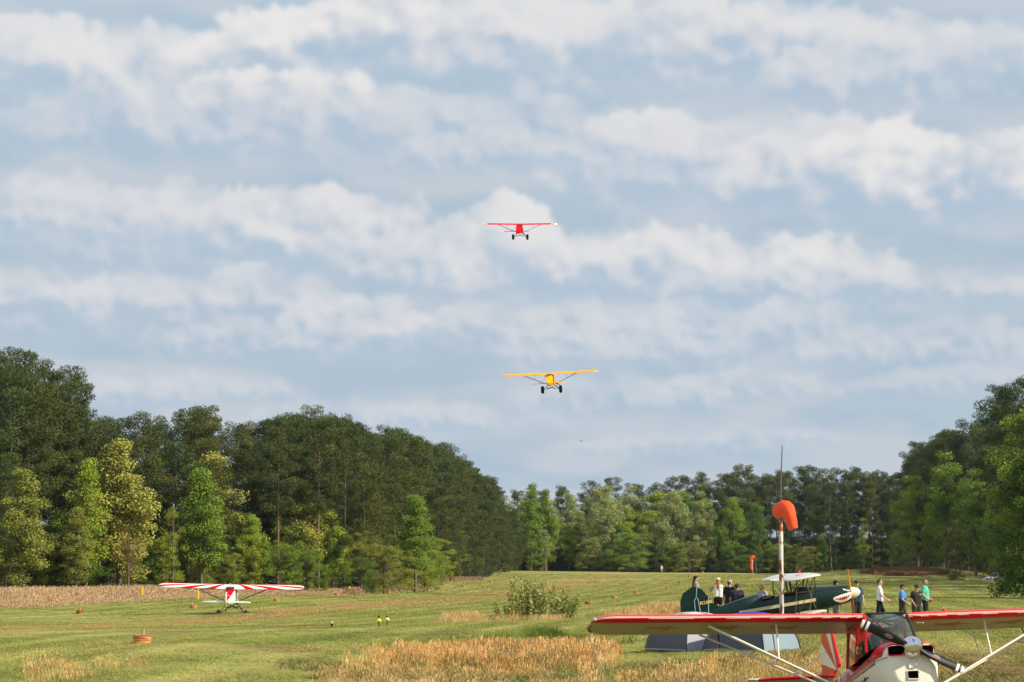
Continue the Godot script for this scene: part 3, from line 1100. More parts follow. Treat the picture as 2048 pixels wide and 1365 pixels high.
	for t in [[692, 285, 866, "tall pine with a bare pale trunk at the wood's edge, beside the drooping branch"], [640, 281, 850, "bare-trunked pine between the yellow-green and lime green trees"], [668, 292, 846, "bare-trunked pine just behind the drooping branch"], [560, 277, 846, "bare-trunked pine left of the spreading yellow-green tree"]]:
		var w := on_ground(t[0], t[1])
		put_tree(pines[4], w, tall_to(t[0], t[2], t[1], w.y), 20.0, 0.8, mats["needles_a"], "pine_tree", t[3], "")
	var w2 := on_ground(1905, 400)
	put_tree(firs[1], w2, tall_to(1905, 1045, 400, w2.y), 20.0, 1.2, tinted("needles_dry", 0.8, {"albedo_color": Color(1.3, 1.15, 1.1), "backlight_enabled": true, "backlight": Color(0.2, 0.2, 0.2)}), "pine_tree", "small thin brownish pine standing alone before the right wood", "")
	var near := on_ground(2088, 182)
	put_tree(leafy["near"][0], near, tall_to(2040, 882, 182, near.y), 14.0, 0.86, leaf_mat("near", Color(0.095, 0.155, 0.016)), "leafy_tree", "nearest broad green tree, at the right edge, hiding half the white car", "")
	# saplings and bushes along the foot of the left wood
	for i in 52:
		var px := lerpf(-30.0, 900.0, (i + rng.randf()) / 52.0)
		var d := left_front(px) - rng.randf_range(-1.0, 4.0)
		var p := on_ground(px, d)
		var k := "low" if rng.randf() < 0.55 else "thin"
		put_tree(leafy[k][rng.randi() % 3], p, rng.randf_range(2.8, 8.0), 14.0, rng.randf_range(1.0, 1.6), [lime, bright, olive, deep, olive][i * 7 % 5], "shrub", ["lime green", "bright green", "olive", "deep green", "olive"][i * 7 % 5] + " shrub below the left wood, " + near_what.call(left_places, px), "shrubs at the foot of the left wood", "shrub")
	for i in 12:
		var px := lerpf(1060.0, 1760.0, (i + rng.randf()) / 12.0)
		var p := on_ground(px, 580.0)
		put_tree(leafy["low"][rng.randi() % 3], p, rng.randf_range(4.0, 8.0), 14.0, rng.randf_range(1.0, 1.5), [bright, olive, deep, deep][i % 4], "shrub", ["bright green", "olive", "deep green", "deep green"][i % 4] + " shrub below the far wood, " + near_what.call(far_places, px), "shrubs at the foot of the far wood", "shrub")
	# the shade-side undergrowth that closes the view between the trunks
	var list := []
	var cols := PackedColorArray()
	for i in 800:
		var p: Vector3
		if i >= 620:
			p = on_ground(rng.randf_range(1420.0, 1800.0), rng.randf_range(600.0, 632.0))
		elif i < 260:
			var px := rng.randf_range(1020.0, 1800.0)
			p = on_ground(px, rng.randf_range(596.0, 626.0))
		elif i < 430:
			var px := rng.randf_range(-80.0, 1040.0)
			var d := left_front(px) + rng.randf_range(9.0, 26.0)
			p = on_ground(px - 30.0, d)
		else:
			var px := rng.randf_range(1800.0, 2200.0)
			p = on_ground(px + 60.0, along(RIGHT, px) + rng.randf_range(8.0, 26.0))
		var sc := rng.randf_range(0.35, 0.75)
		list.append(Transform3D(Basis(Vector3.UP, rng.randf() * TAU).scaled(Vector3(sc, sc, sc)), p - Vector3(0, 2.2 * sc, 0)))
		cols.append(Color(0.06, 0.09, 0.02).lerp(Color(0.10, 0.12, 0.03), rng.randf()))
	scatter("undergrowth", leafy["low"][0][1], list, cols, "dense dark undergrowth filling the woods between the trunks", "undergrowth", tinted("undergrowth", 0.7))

# ---------------------------------------------------------------- aircraft: +z is forward, +x the left wing, y = 0 under the wheels
func ring(z: float, hw: float, y0: float, y1: float, e := 2.6, n := 24, x0 := 0.0) -> PackedVector3Array:
	var out := PackedVector3Array()
	for i in n:
		var a := TAU * i / n
		var ca := cos(a)
		var sa := sin(a)
		out.append(Vector3(x0 + hw * signf(ca) * pow(absf(ca), 2.0 / e), (y0 + y1) / 2.0 + (y1 - y0) / 2.0 * signf(sa) * pow(absf(sa), 2.0 / e), z))
	return out

func hull(list: Array, e := 2.6, n := 24) -> Mb:
	var b := Mb.new()
	var rings := []
	for s in list:
		rings.append(ring(s[0], s[1], s[2], s[3], s[4] if s.size() > 4 else e, n))
	b.loft(rings)
	return b

func wing_mesh(x0: float, x1: float, chord: float, thick: float, tip: float, span: float, dihedral := 0.0, sweep := 0.0) -> ArrayMesh:
	var b := Mb.new()
	var rings := []
	var uvs := []
	var xs := []
	for i in 9:
		xs.append(lerpf(x0, x1, i / 8.0))
	for end in [x0, x1]:
		if absf(absf(end) - span) < 0.01:
			for k in [0.25, 0.5, 0.7, 0.85, 0.95, 0.985]:
				xs.append(signf(end) * (span - tip * (1.0 - k)))
			xs.append(signf(end) * (span - tip))
	xs.sort()
	for x in xs:
		var s := clampf((absf(x) - (span - tip)) / tip, 0.0, 1.0)
		var cs := sqrt(maxf(1.0 - s * s * 0.97, 0.0))
		var c := chord * lerpf(0.30, 1.0, cs)
		var lead := -(chord - c) * 0.30 - absf(x) * sweep
		var th := thick * maxf(cs, 0.12)
		var r := PackedVector3Array()
		var u := PackedVector2Array()
		var m := 11
		for k in m * 2 - 1:
			var f := absf(k - (m - 1)) / float(m - 1)
			var xc := f * f * 0.35 + f * 0.65
			if f < 0.3:
				xc = f * f * 2.55
			var yt := 5.0 * (0.2969 * sqrt(xc) - 0.126 * xc - 0.3516 * xc * xc + 0.2843 * xc * xc * xc - 0.1036 * xc * xc * xc * xc)
			var up := k < m - 1
			var y := th * (yt * 1.18 if up else -yt * 0.72) + th * 0.16 * sin(PI * minf(xc, 1.0)) 
			r.append(Vector3(x, y + absf(x) * dihedral, lead - xc * c))
			u.append(Vector2(x / (2.0 * span) + 0.5, (0.5 * xc if up else 0.5 + 0.5 * xc) * 0.98 + 0.005))
		rings.append(r)
		uvs.append(u)
	b.loft(rings, true, uvs)
	return b.mesh()

func painted(w: int, h: int, rule) -> ImageTexture:   # flat print, computed: rule(u, v) -> sRGB colour
	var im := Image.create(w, h, false, Image.FORMAT_RGB8)
	for j in h:
		for i in w:
			im.set_pixel(i, j, rule.call((i + 0.5) / w, (j + 0.5) / h))
	return ImageTexture.create_from_image(im)

func in_star(p: Vector2, r: float) -> bool:
	var a := atan2(p.y, p.x)
	var k := fposmod(a + PI / 5.0, TAU / 5.0) - PI / 5.0
	var q := Vector2(cos(k), absf(sin(k))) * p.length()
	return q.x * 0.45 + q.y * 1.15 < r * 0.45 and q.length() < r

func wheel(name_: String, parent: Node, at_: Vector3, r: float, w: float, tyre_mat: Material, hub_mat: Material) -> void:
	var b := Mb.new()
	var t := Transform3D(Basis(Vector3.FORWARD, PI / 2), at_)
	b.lathe([Vector2(r * 0.45, -w * 0.5), Vector2(r * 0.75, -w * 0.55), Vector2(r * 0.93, -w * 0.42), Vector2(r, -w * 0.15), Vector2(r, w * 0.15), Vector2(r * 0.93, w * 0.42), Vector2(r * 0.75, w * 0.55), Vector2(r * 0.45, w * 0.5)], 20, t)
	var o := part(name_, b.mesh(), tyre_mat, parent)
	var h := Mb.new()
	h.lathe([Vector2(0, -w * 0.52), Vector2(r * 0.46, -w * 0.5), Vector2(r * 0.46, w * 0.5), Vector2(0, w * 0.52)], 14, t)
	part("hub", h.mesh(), hub_mat, o)

func blade_mesh(len: float, wide: float, dir: Vector3, twist: float) -> Mb:
	var b := Mb.new()
	var rings := []
	var side := dir.cross(Vector3.BACK).normalized()
	for k in [[0.05, 0.45, 0.9, 0.055], [0.16, 0.62, 0.75, 0.045], [0.35, 0.95, 0.50, 0.03], [0.6, 1.0, 0.33, 0.022], [0.85, 0.9, 0.24, 0.016], [0.97, 0.8, 0.22, 0.012], [1.0, 0.72, 0.22, 0.008]]:
		var ax := (side * cos(k[2] * twist) + Vector3.BACK * sin(k[2] * twist))
		var nr := dir.cross(ax).normalized()
		var r := PackedVector3Array()
		for i in 10:
			var a := TAU * i / 10
			r.append(dir * len * k[0] + ax * cos(a) * wide * 0.5 * k[1] + nr * sin(a) * k[3])
		rings.append(r)
	b.loft(rings)
	return b

func propeller(parent: Node, hub: Vector3, r: float, wide: float, angle: float, m: Material, tip_m: Material, bands: Array) -> void:
	var o := Node3D.new()
	o.name = "propeller"
	parent.add_child(o)
	o.position = hub
	for k in 2:
		var a := angle + PI * k
		var dir := Vector3(cos(a), sin(a), 0)
		part("blade", blade_mesh(r, wide, dir, 1.0).mesh(), m, o)
		var side := dir.cross(Vector3.BACK).normalized()
		for q in bands:   # painted bands near the tip, sleeves a hair proud of the blade
			var b := Mb.new()
			var rings := []
			for s in [q[0], q[1]]:
				var kk: float = lerpf(0.9, 0.8, (s - 0.85) / 0.12) if s < 0.97 else lerpf(0.8, 0.72, (s - 0.97) / 0.03)
				var tw := 0.24 if s < 0.86 else 0.225
				var ax := side * cos(tw) + Vector3.BACK * sin(tw)
				var nr := dir.cross(ax).normalized()
				var rr := PackedVector3Array()
				for i in 10:
					var t := TAU * i / 10
					rr.append(dir * r * s + ax * cos(t) * (wide * 0.5 * kk + 0.004) + nr * sin(t) * 0.02)
				rings.append(rr)
			b.loft(rings)
			part("tip_band", b.mesh(), tip_m, o)

func strut(parent: Node, p: Vector3, q: Vector3, r: float, m: Material, called := "strut", flat := 0.5) -> void:
	var b := Mb.new()
	b.loft([Mb.circle(p, q - p, r, 10, flat, Vector3.UP), Mb.circle(q, q - p, r, 10, flat, Vector3.UP)])
	part(called, b.mesh(), m, parent)

func fin_plate(outline: Array, thick: float, x := 0.0) -> Mb:   # outline of Vector2(z, y)
	var b := Mb.new()
	var pts := []
	for p in outline:
		pts.append(Vector3(x, p.y, p.x))
	b.plate(pts, Vector3(thick, 0, 0))
	return b

func tail_plate(outline: Array, y: float, thick: float) -> Mb:   # outline of Vector2(x, z)
	var b := Mb.new()
	var pts := []
	for p in outline:
		pts.append(Vector3(p.x, y, p.y))
	b.plate(pts, Vector3(0, thick, 0))
	return b

func build_parked_plane() -> void:
	var red := Color(0.80, 0.035, 0.065)
	var white := Color(0.90, 0.89, 0.84)
	var dark := mat("dark_interior", Color(0.018, 0.02, 0.02), 0.95, 0.0, {"metallic_specular": 0.05})
	var red_m := paint("red_paint", red)
	var white_m := paint("white_paint", white)
	var chrome := mat("chrome", Color(0.86, 0.86, 0.88), 0.07, 1.0)
	var black := mat("black_paint", Color(0.025, 0.025, 0.028), 0.35)
	var rubber := mat("rubber", Color(0.04, 0.04, 0.042), 0.85)
	var b := Basis(Vector3.UP, deg_to_rad(4.8)) * Basis(Vector3.BACK, deg_to_rad(1.1)) * Basis(Vector3.RIGHT, deg_to_rad(-11.0))
	var lead := at(1770, 1235, 43.7)
	var o := thing("parked_airplane", "big red and cream high-wing airplane parked in the right foreground, nose towards the camera", "airplane", Transform3D(b, lead - b * Vector3(0, 2.05, 0)))

	# hull: cowling and lower fuselage, planar print from the side
	var skin := painted(512, 256, func(u: float, v: float) -> Color:
		var z := lerpf(-5.6, 2.0, u)
		var y := lerpf(0.2, 2.3, 1.0 - v)
		var cut := lerpf(1.13, 1.15, clampf((0.8 - z) / 1.6, 0.0, 1.0))
		if z > 1.3: cut = lerpf(1.13, 1.315, smooth(1.46, 1.58, z))
		if z < -1.7: # the sunburst of the rear fuselage
			var a := atan2(y - 0.75, -1.4 - z)
			return red if fposmod(a * 7.0, 1.0) < 0.5 else white
		if y > cut: return red
		var s := y - cut
		if z < 1.1 and s > -0.075 and s < -0.045: return Color(0.10, 0.09, 0.08)
		if z < 1.1 and s > -0.045 and s < 0.0: return Color(0.62, 0.58, 0.46)
		if z < 0.55 and s > -0.22 and s < -0.19: return Color(0.10, 0.09, 0.08)
		return white)
	var body := hull([[1.70, 0.30, 0.62, 1.30, 2.6], [1.66, 0.40, 0.54, 1.345, 2.8], [1.58, 0.455, 0.47, 1.375, 3.0], [1.35, 0.485, 0.42, 1.40, 3.0], [0.95, 0.50, 0.40, 1.46, 2.8], [0.72, 0.495, 0.40, 1.50, 2.8], [0.40, 0.485, 0.40, 1.37, 4.2], [-0.6, 0.47, 0.40, 1.35, 4.2], [-1.3, 0.43, 0.44, 1.36, 3.6], [-1.75, 0.39, 0.50, 1.56, 2.8], [-2.4, 0.32, 0.64, 1.58, 2.6], [-3.4, 0.22, 0.88, 1.58, 2.5], [-4.4, 0.12, 1.17, 1.58, 2.4], [-5.05, 0.045, 1.34, 1.56, 2.2]])
	var planar := func(p: Vector3) -> Vector2: return Vector2((p.z + 5.6) / 7.6, 1.0 - (p.y - 0.2) / 2.1)
	part("fuselage", body.mesh(planar), paint("parked_skin", Color.WHITE, skin), o)

	# cowl openings: dark cavities with a thin lip
	for s in [-1.0, 1.0]:
		var c := Mb.new()
		c.box(Vector3(s * 0.262, 1.195, 1.68), Vector3(0.235, 0.155, 0.10), Basis(Vector3.UP, s * 0.22), 0.03)
		var q := part("air_intake", c.mesh(), dark, o)
		var l := Mb.new()
		var pts := []
		for w in [Vector2(-0.13, -0.085), Vector2(0.13, -0.085), Vector2(0.13, 0.07), Vector2(0.09, 0.095), Vector2(-0.09, 0.095), Vector2(-0.13, 0.07), Vector2(-0.13, -0.085)]:
			pts.append(Vector3(s * 0.262, 1.195, 1.725) + Basis(Vector3.UP, s * 0.22) * Vector3(w.x, w.y, 0))
		l.path(pts, [0.012, 0.012, 0.012, 0.012, 0.012, 0.012, 0.012], 6)
		part("lip", l.mesh(), red_m, q)
	var sc := Mb.new()
	sc.box(Vector3(0.0, 0.78, 1.685), Vector3(0.17, 0.13, 0.08), Basis.IDENTITY, 0.012)
	part("carburettor_intake", sc.mesh(), dark, o)
	var sf := Mb.new()
	sf.path([Vector3(-0.095, 0.71, 1.72), Vector3(0.095, 0.71, 1.72), Vector3(0.095, 0.85, 1.715), Vector3(-0.095, 0.85, 1.715), Vector3(-0.095, 0.71, 1.72)], [0.011, 0.011, 0.011, 0.011, 0.011], 6)
	part("intake_frame", sf.mesh(), white_m, o)
	var lt := Mb.new()
	lt.lathe([Vector2(0.085, 0.0), Vector2(0.085, 0.05), Vector2(0.07, 0.05), Vector2(0.055, 0.02), Vector2(0.0, 0.006)], 18, Transform3D(Basis(Vector3.RIGHT, PI / 2), Vector3(0, 0.96, 1.675)))
	part("landing_light", lt.mesh(), chrome, o)
	var seam := Mb.new()
	for s in [-1.0, 1.0]:
		seam.path([Vector3(s * 0.40, 1.085, 1.665), Vector3(s * 0.462, 1.085, 1.58), Vector3(s * 0.492, 1.09, 1.35), Vector3(s * 0.506, 1.12, 0.95)], [0.006, 0.006, 0.006, 0.006], 5)
	part("cowl_seam", seam.mesh(), mat("seam", Color(0.45, 0.43, 0.38), 0.6), o)

	# spinner and propeller
	var sp := Mb.new()
	var prof := []
	for k in 10:
		var f := k / 9.0
		prof.append(Vector2(0.185 * sqrt(maxf(0.0, 1.0 - pow(f, 2.1))), f * 0.34))
	sp.lathe(prof, 28, Transform3D(Basis(Vector3.RIGHT, PI / 2), Vector3(0, 1.235, 1.70)))
	part("spinner", sp.mesh(), chrome, o)
	propeller(o, Vector3(0, 1.235, 1.79), 0.93, 0.165, deg_to_rad(-26.5), mat("blade_black", Color(0.05, 0.05, 0.052), 0.32), mat("blade_white", Color(0.88, 0.88, 0.86), 0.45), [[0.855, 0.905], [0.945, 0.996]])
	var prop: Node = o.get_node("propeller")
	for k in 2:   # the maker's oval on each blade
		var a := deg_to_rad(-26.5) + PI * k
		var dir := Vector3(cos(a), sin(a), 0)
		var side := dir.cross(Vector3.BACK).normalized()
		var ax := side * cos(0.42) + Vector3.BACK * sin(0.42)
		var nr := dir.cross(ax).normalized()
		if nr.z < 0.0: nr = -nr
		for lay in [[0.075, 0.036, Color(0.16, 0.55, 0.52), 0.026], [0.068, 0.016, Color(0.78, 0.10, 0.10), 0.030]]:
			var e := Mb.new()
			var pts := []
			for i in 16:
				var t := TAU * i / 16
				pts.append(dir * (0.43 + cos(t) * lay[0]) + ax * sin(t) * lay[1] + nr * lay[3])
			e.plate(pts, nr * 0.003)
			part("emblem", e.mesh(), mat("emblem_%d" % int(lay[3] * 1000), lay[2], 0.5), prop)

	# wing: two panels and the skylight between
	var cloth := func(u: float, v: float) -> Color:
		var x := (u - 0.5) * 10.2
		if v >= 0.5:
			var xc := (v - 0.5) * 2.0
			if xc < 0.12: return red
			for sx in [-3.8, -2.66, -1.6, 1.32, 2.42, 3.6]:
				var p := Vector2(x - sx, (xc - 0.47) * 1.52)
				if in_star(Vector2(p.x * 0.62, p.y), 0.30): return Color(0.52, 0.20, 0.06)
			if absf(x) > 2.9 and absf(xc - 0.76) < 0.008: return Color(0.45, 0.43, 0.36)
			return Color(0.64, 0.63, 0.50)
		var xt := v * 2.0
		if xt < 0.22: return red
		var ang := atan2((xt - 0.0) * 1.6, absf(x) - 0.2)
		return red if fposmod(ang * 6.0 + 0.2, 1.0) < 0.5 else white
	var cloth_m := paint("parked_wing_cloth", Color.WHITE, painted(1024, 128, cloth))
	for s in [-1.0, 1.0]:
		var wm := wing_mesh(0.34 if s > 0 else -5.1, 5.1 if s > 0 else -0.34, 1.52, 0.19, 0.45, 5.1, 0.016)
		var w := part("wing", wm, cloth_m, o, Transform3D(Basis(Vector3.RIGHT, -0.02), Vector3(0, 2.05, 0)))
		var tip := Mb.new()
		var pts := []
		for k in 7:
			var a := PI * k / 6.0 * 0.85
			pts.append(Vector3(s * (5.1 - 0.34 * (1.0 - sin(a * 0.9))), 0.075, -0.05 - 0.2 * k))
		tip.path(pts, [0.012, 0.016, 0.018, 0.018, 0.018, 0.016, 0.012], 6)
		part("tip_bow", tip.mesh(), mat("tip_bow", Color(0.55, 0.24, 0.10), 0.5), w)
		var nav := Mb.new()
		nav.ball(Vector3(s * 5.06, 0.085, -0.14), Vector3(0.035, 0.03, 0.06))
		part("navigation_light", nav.mesh(), mat("nav_lens", Color(0.75, 0.78, 0.80), 0.1), w)
		# V struts, jury struts
		var foot := Vector3(s * 0.44, 0.60, 0.05)
		var a := Vector3(s * 3.05, 2.02, -0.34)
		var c := Vector3(s * 3.10, 1.99, -1.08)
		strut(o, foot, a, 0.040, white_m, "wing_strut", 0.6)
		strut(o, foot + Vector3(0, 0.0, -0.22), c, 0.032, white_m, "wing_strut", 0.6)
		strut(o, foot.lerp(a, 0.55), Vector3(s * 1.85, 2.02, -0.36), 0.016, white_m, "jury_strut", 1.0)
		strut(o, (foot + Vector3(0, 0, -0.22)).lerp(c, 0.52), Vector3(s * 1.80, 2.0, -1.0), 0.012, white_m, "jury_strut", 1.0)
		# aileron spade and hinge arm under the wing
		var sx: float = 2.75 * s
		strut(o, Vector3(sx, 2.0, -1.15), Vector3(sx + 0.02 * s, 1.72, -0.92), 0.012, black, "spade_arm", 1.0)
		var spd := Mb.new()
		spd.box(Vector3(sx + 0.02 * s, 1.70, -0.9), Vector3(0.36, 0.012, 0.22), Basis(Vector3.RIGHT, 0.1), 0.004)
		part("aileron_spade", spd.mesh(), paint("spade_cream", Color(0.80, 0.76, 0.62)), o)
	var cap := Mb.new()
	cap.lathe([Vector2(0.05, 0.0), Vector2(0.05, 0.03), Vector2(0.035, 0.045), Vector2(0, 0.047)], 14, Transform3D(Basis.IDENTITY, Vector3(1.15, 2.185, -0.35)))
	part("fuel_cap", cap.mesh(), red_m, o)
	var pit := Mb.new()
	pit.path([Vector3(0.55, 1.93, 0.05), Vector3(0.62, 1.90, 0.22)], [0.012, 0.010], 6)
	part("pitot_tube", pit.mesh(), white_m, o)

	# cabin: windscreen, frames, seats, panes
	var pane := glass("tinted_screen", Color(0.10, 0.36, 0.33), 0.24)
	var side_pane := glass("side_pane", Color(0.06, 0.16, 0.08), 0.30)
	var ws := Mb.new()
	var lo := []
	var hi := []
	for k in 9:
		var a := lerpf(-1.0, 1.0, k / 8.0)
		lo.append(Vector3(a * 0.475, 1.495 - 0.13 * a * a, 0.78 - 0.40 * absf(a) * a * a * a * a))
		hi.append(Vector3(a * 0.36, 2.10 - 0.03 * a * a, 0.10 - 0.06 * a * a))
	for k in 8:
		for r in 4:
			var f0 := r / 4.0
			var f1 := (r + 1) / 4.0
			var bul := Vector3(0, 0.04, 0.05)
			ws.quad(lo[k].lerp(hi[k], f0) + bul * sin(PI * f0), lo[k + 1].lerp(hi[k + 1], f0) + bul * sin(PI * f0), lo[k + 1].lerp(hi[k + 1], f1) + bul * sin(PI * f1), lo[k].lerp(hi[k], f1) + bul * sin(PI * f1))
	part("windscreen", ws.mesh(), pane, o)
	var sky := Mb.new()
	sky.quad(Vector3(-0.34, 2.13, 0.05), Vector3(0.34, 2.13, 0.05), Vector3(0.34, 2.10, -1.1), Vector3(-0.34, 2.10, -1.1))
	part("skylight", sky.mesh(), pane, o)
	var roof := Mb.new()
	roof.box(Vector3(0, 2.04, -1.33), Vector3(0.70, 0.06, 0.46), Basis.IDENTITY, 0.02)
	part("cabin_roof", roof.mesh(), red_m, o)
	var fr := mat("cabin_tube", Color(0.035, 0.05, 0.055), 0.5)
	for t in [[Vector3(-0.34, 2.10, 0.08), Vector3(0.30, 2.06, -0.9)], [Vector3(0.34, 2.10, 0.08), Vector3(-0.30, 2.06, -0.9)], [Vector3(-0.34, 2.06, -0.45), Vector3(0.34, 2.06, -0.45)], [Vector3(-0.30, 2.09, 0.06), Vector3(0.0, 1.55, 0.55)], [Vector3(0.30, 2.09, 0.06), Vector3(0.0, 1.55, 0.55)], [Vector3(-0.36, 2.1, 0.09), Vector3(0.36, 2.1, 0.09)]]:
		strut(o, t[0], t[1], 0.018, fr, "cabin_tube", 1.0)
	for s in [-1.0, 1.0]:
		strut(o, Vector3(s * 0.478, 1.36, 0.46), Vector3(s * 0.372, 2.07, 0.08), 0.026, fr if s > 0 else red_m, "windscreen_post", 1.0)
		strut(o, Vector3(s * 0.475, 1.33, -0.42), Vector3(s * 0.40, 2.02, -0.32), 0.030, red_m, "door_post", 1.0)
		strut(o, Vector3(s * 0.43, 1.36, -1.32), Vector3(s * 0.38, 2.0, -1.25), 0.030, red_m, "rear_post", 1.0)
		strut(o, Vector3(s * 0.40, 1.99, 0.05), Vector3(s * 0.385, 1.98, -1.3), 0.03, red_m, "cabin_rail", 1.0)
		var w1 := Mb.new()
		w1.quad(Vector3(s * 0.482, 1.345, 0.44), Vector3(s * 0.478, 1.33, -0.42), Vector3(s * 0.402, 1.98, -0.32), Vector3(s * 0.378, 2.0, 0.07))
		part("door_window", w1.mesh(), side_pane, o)
		var w2 := Mb.new()
		w2.quad(Vector3(s * 0.477, 1.33, -0.43), Vector3(s * 0.432, 1.36, -1.32), Vector3(s * 0.382, 1.97, -1.25), Vector3(s * 0.402, 1.98, -0.33))
		part("rear_window", w2.mesh(), side_pane, o)
		var dt := Mb.new()   # turtle deck cheek behind the rear window
		dt.quad(Vector3(s * 0.43, 1.36, -1.32), Vector3(s * 0.38, 2.0, -1.25), Vector3(s * 0.30, 1.80, -1.75), Vector3(s * 0.36, 1.45, -1.78))
		part("cabin_cheek", dt.mesh(), red_m, o)
	var deck := hull([[-1.15, 0.36, 1.4, 2.05, 2.6], [-1.75, 0.32, 1.1, 1.86, 2.4], [-2.4, 0.24, 1.1, 1.62, 2.2], [-3.2, 0.14, 1.1, 1.42, 2.0]], 2.4, 20)
	part("turtle_deck", deck.mesh(planar), mats["parked_skin"], o)
	var dash := Mb.new()
	dash.box(Vector3(0, 1.40, 0.42), Vector3(0.82, 0.20, 0.06), Basis.IDENTITY, 0.02)
	part("instrument_panel", dash.mesh(), dark, o)
	var floor_ := Mb.new()
	floor_.box(Vector3(0, 1.38, -0.4), Vector3(0.80, 0.02, 1.4))
	part("cabin_floor", floor_.mesh(), dark, o)
	for z in [-0.25, -1.0]:
		var st := Mb.new()
		st.box(Vector3(0, 1.60, z), Vector3(0.42, 0.44, 0.09), Basis(Vector3.RIGHT, -0.18), 0.04)
		part("seat_back", st.mesh(), mat("seat_cloth", Color(0.06, 0.07, 0.08), 0.9), o)
	for k in 2:
		var hs := Mb.new()
		hs.box(Vector3(-0.14, 1.60 - 0.09 * k, 0.16), Vector3(0.045, 0.07, 0.02), Basis(Vector3.BACK, 0.2), 0.008)
		part("red_tag", hs.mesh(), mat("tag_red", Color(0.9, 0.12, 0.10), 0.6), o)
	var vent := Mb.new()
	var vp := []
	for k in 9:
		var a := TAU * (k / 8.0) * 0.75 + 0.4
		vp.append(Vector3(-0.489, 1.50 + 0.06 * sin(a), -0.16 + 0.07 * cos(a)))
	vent.path(vp, [0.008, 0.008, 0.008, 0.008, 0.008, 0.008, 0.008, 0.008, 0.008], 5)
	part("window_vent", vent.mesh(), white_m, o)
	var hinge := Mb.new()
	hinge.box(Vector3(-0.50, 0.90, 0.30), Vector3(0.02, 0.13, 0.03), Basis.IDENTITY, 0.006)
	part("door_hinge", hinge.mesh(), black, o)
	var step := Mb.new()
	step.box(Vector3(-0.498, 1.20, 0.62), Vector3(0.02, 0.05, 0.05), Basis.IDENTITY, 0.006)
	part("door_latch", step.mesh(), black, o)

	# tail
	var burst := painted(256, 256, func(u: float, v: float) -> Color:
		var z := lerpf(-5.6, -3.6, u)
		var y := lerpf(0.8, 2.4, 1.0 - v)
		var a := rad_to_deg(atan2(y - 1.22, -4.05 - z))
		if a > 78.0: return red
		var k := fposmod((a + 4.0) / 34.0, 1.0)
		return red if k < 0.52 else white)
	var tail_uv := func(p: Vector3) -> Vector2: return Vector2((p.z + 5.6) / 2.0, 1.0 - (p.y - 0.8) / 1.6)
	var lifted := Transform3D(Basis.IDENTITY, Vector3(0, 0.53, 0))
	var tail_m := paint("parked_tail", Color.WHITE, burst)
	part("fin", fin_plate([Vector2(-3.95, 1.30), Vector2(-4.45, 2.02), Vector2(-4.62, 2.16), Vector2(-4.98, 2.20), Vector2(-4.98, 1.10)], 0.055).mesh(tail_uv), tail_m, o, lifted)
	part("rudder", fin_plate([Vector2(-5.0, 2.2), Vector2(-5.28, 2.1), Vector2(-5.44, 1.85), Vector2(-5.46, 1.2), Vector2(-5.38, 0.88), Vector2(-5.0, 0.86)], 0.05).mesh(tail_uv), tail_m, o, lifted)
	var fe := Mb.new()
	fe.path([Vector3(0, 1.29, -3.93), Vector3(0, 2.03, -4.43), Vector3(0, 2.17, -4.61), Vector3(0, 2.215, -4.98)], [0.034, 0.034, 0.034, 0.03], 8)
	part("fin_edge", fe.mesh(), red_m, o, lifted)
	var cream := paint("cream_cloth", Color(0.80, 0.77, 0.64))
	for s in [-1.0, 1.0]:
		part("stabilizer", tail_plate([Vector2(s * 0.06, -4.15), Vector2(s * 1.20, -4.35), Vector2(s * 1.48, -4.55), Vector2(s * 1.5, -4.80), Vector2(s * 0.06, -4.80)], 1.13, 0.05).mesh(), cream, o, lifted)
		part("elevator", tail_plate([Vector2(s * 0.10, -4.82), Vector2(s * 1.5, -4.82), Vector2(s * 1.45, -5.1), Vector2(s * 1.1, -5.3), Vector2(s * 0.2, -5.25)], 1.13, 0.045).mesh(), cream, o, lifted)
		var se := Mb.new()
		se.path([Vector3(s * 0.06, 1.13, -4.13), Vector3(s * 1.21, 1.13, -4.33), Vector3(s * 1.46, 1.13, -4.50)], [0.034, 0.034, 0.028], 8)
		part("stabilizer_edge", se.mesh(), red_m, o, lifted)
		var hb := Mb.new()
		hb.box(Vector3(s * 1.42, 1.17, -4.72), Vector3(0.42, 0.03, 0.2), Basis.IDENTITY, 0.01)
		part("elevator_horn", hb.mesh(), white_m, o, lifted)
		strut(o, Vector3(0, 2.27, -4.9), Vector3(s * 1.1, 1.57, -4.75), 0.006, chrome, "tail_wire", 1.0)
		# undercarriage
		var leg := Mb.new()
		leg.path([Vector3(s * 0.38, 0.46, 0.55), Vector3(s * 0.70, 0.33, 0.55), Vector3(s * 0.98, 0.22, 0.52)], [0.055, 0.05, 0.04], 8, true, 0.45)
		part("gear_leg", leg.mesh(), white_m, o)
		wheel("wheel", o, Vector3(s * 1.02, 0.21, 0.52), 0.21, 0.15, rubber, white_m)
	strut(o, Vector3(0, 1.36, -4.95), Vector3(0, 1.20, -5.25), 0.02, black, "tail_spring", 1.0)
	wheel("tail_wheel", o, Vector3(0, 1.13, -5.32), 0.09, 0.06, rubber, white_m)

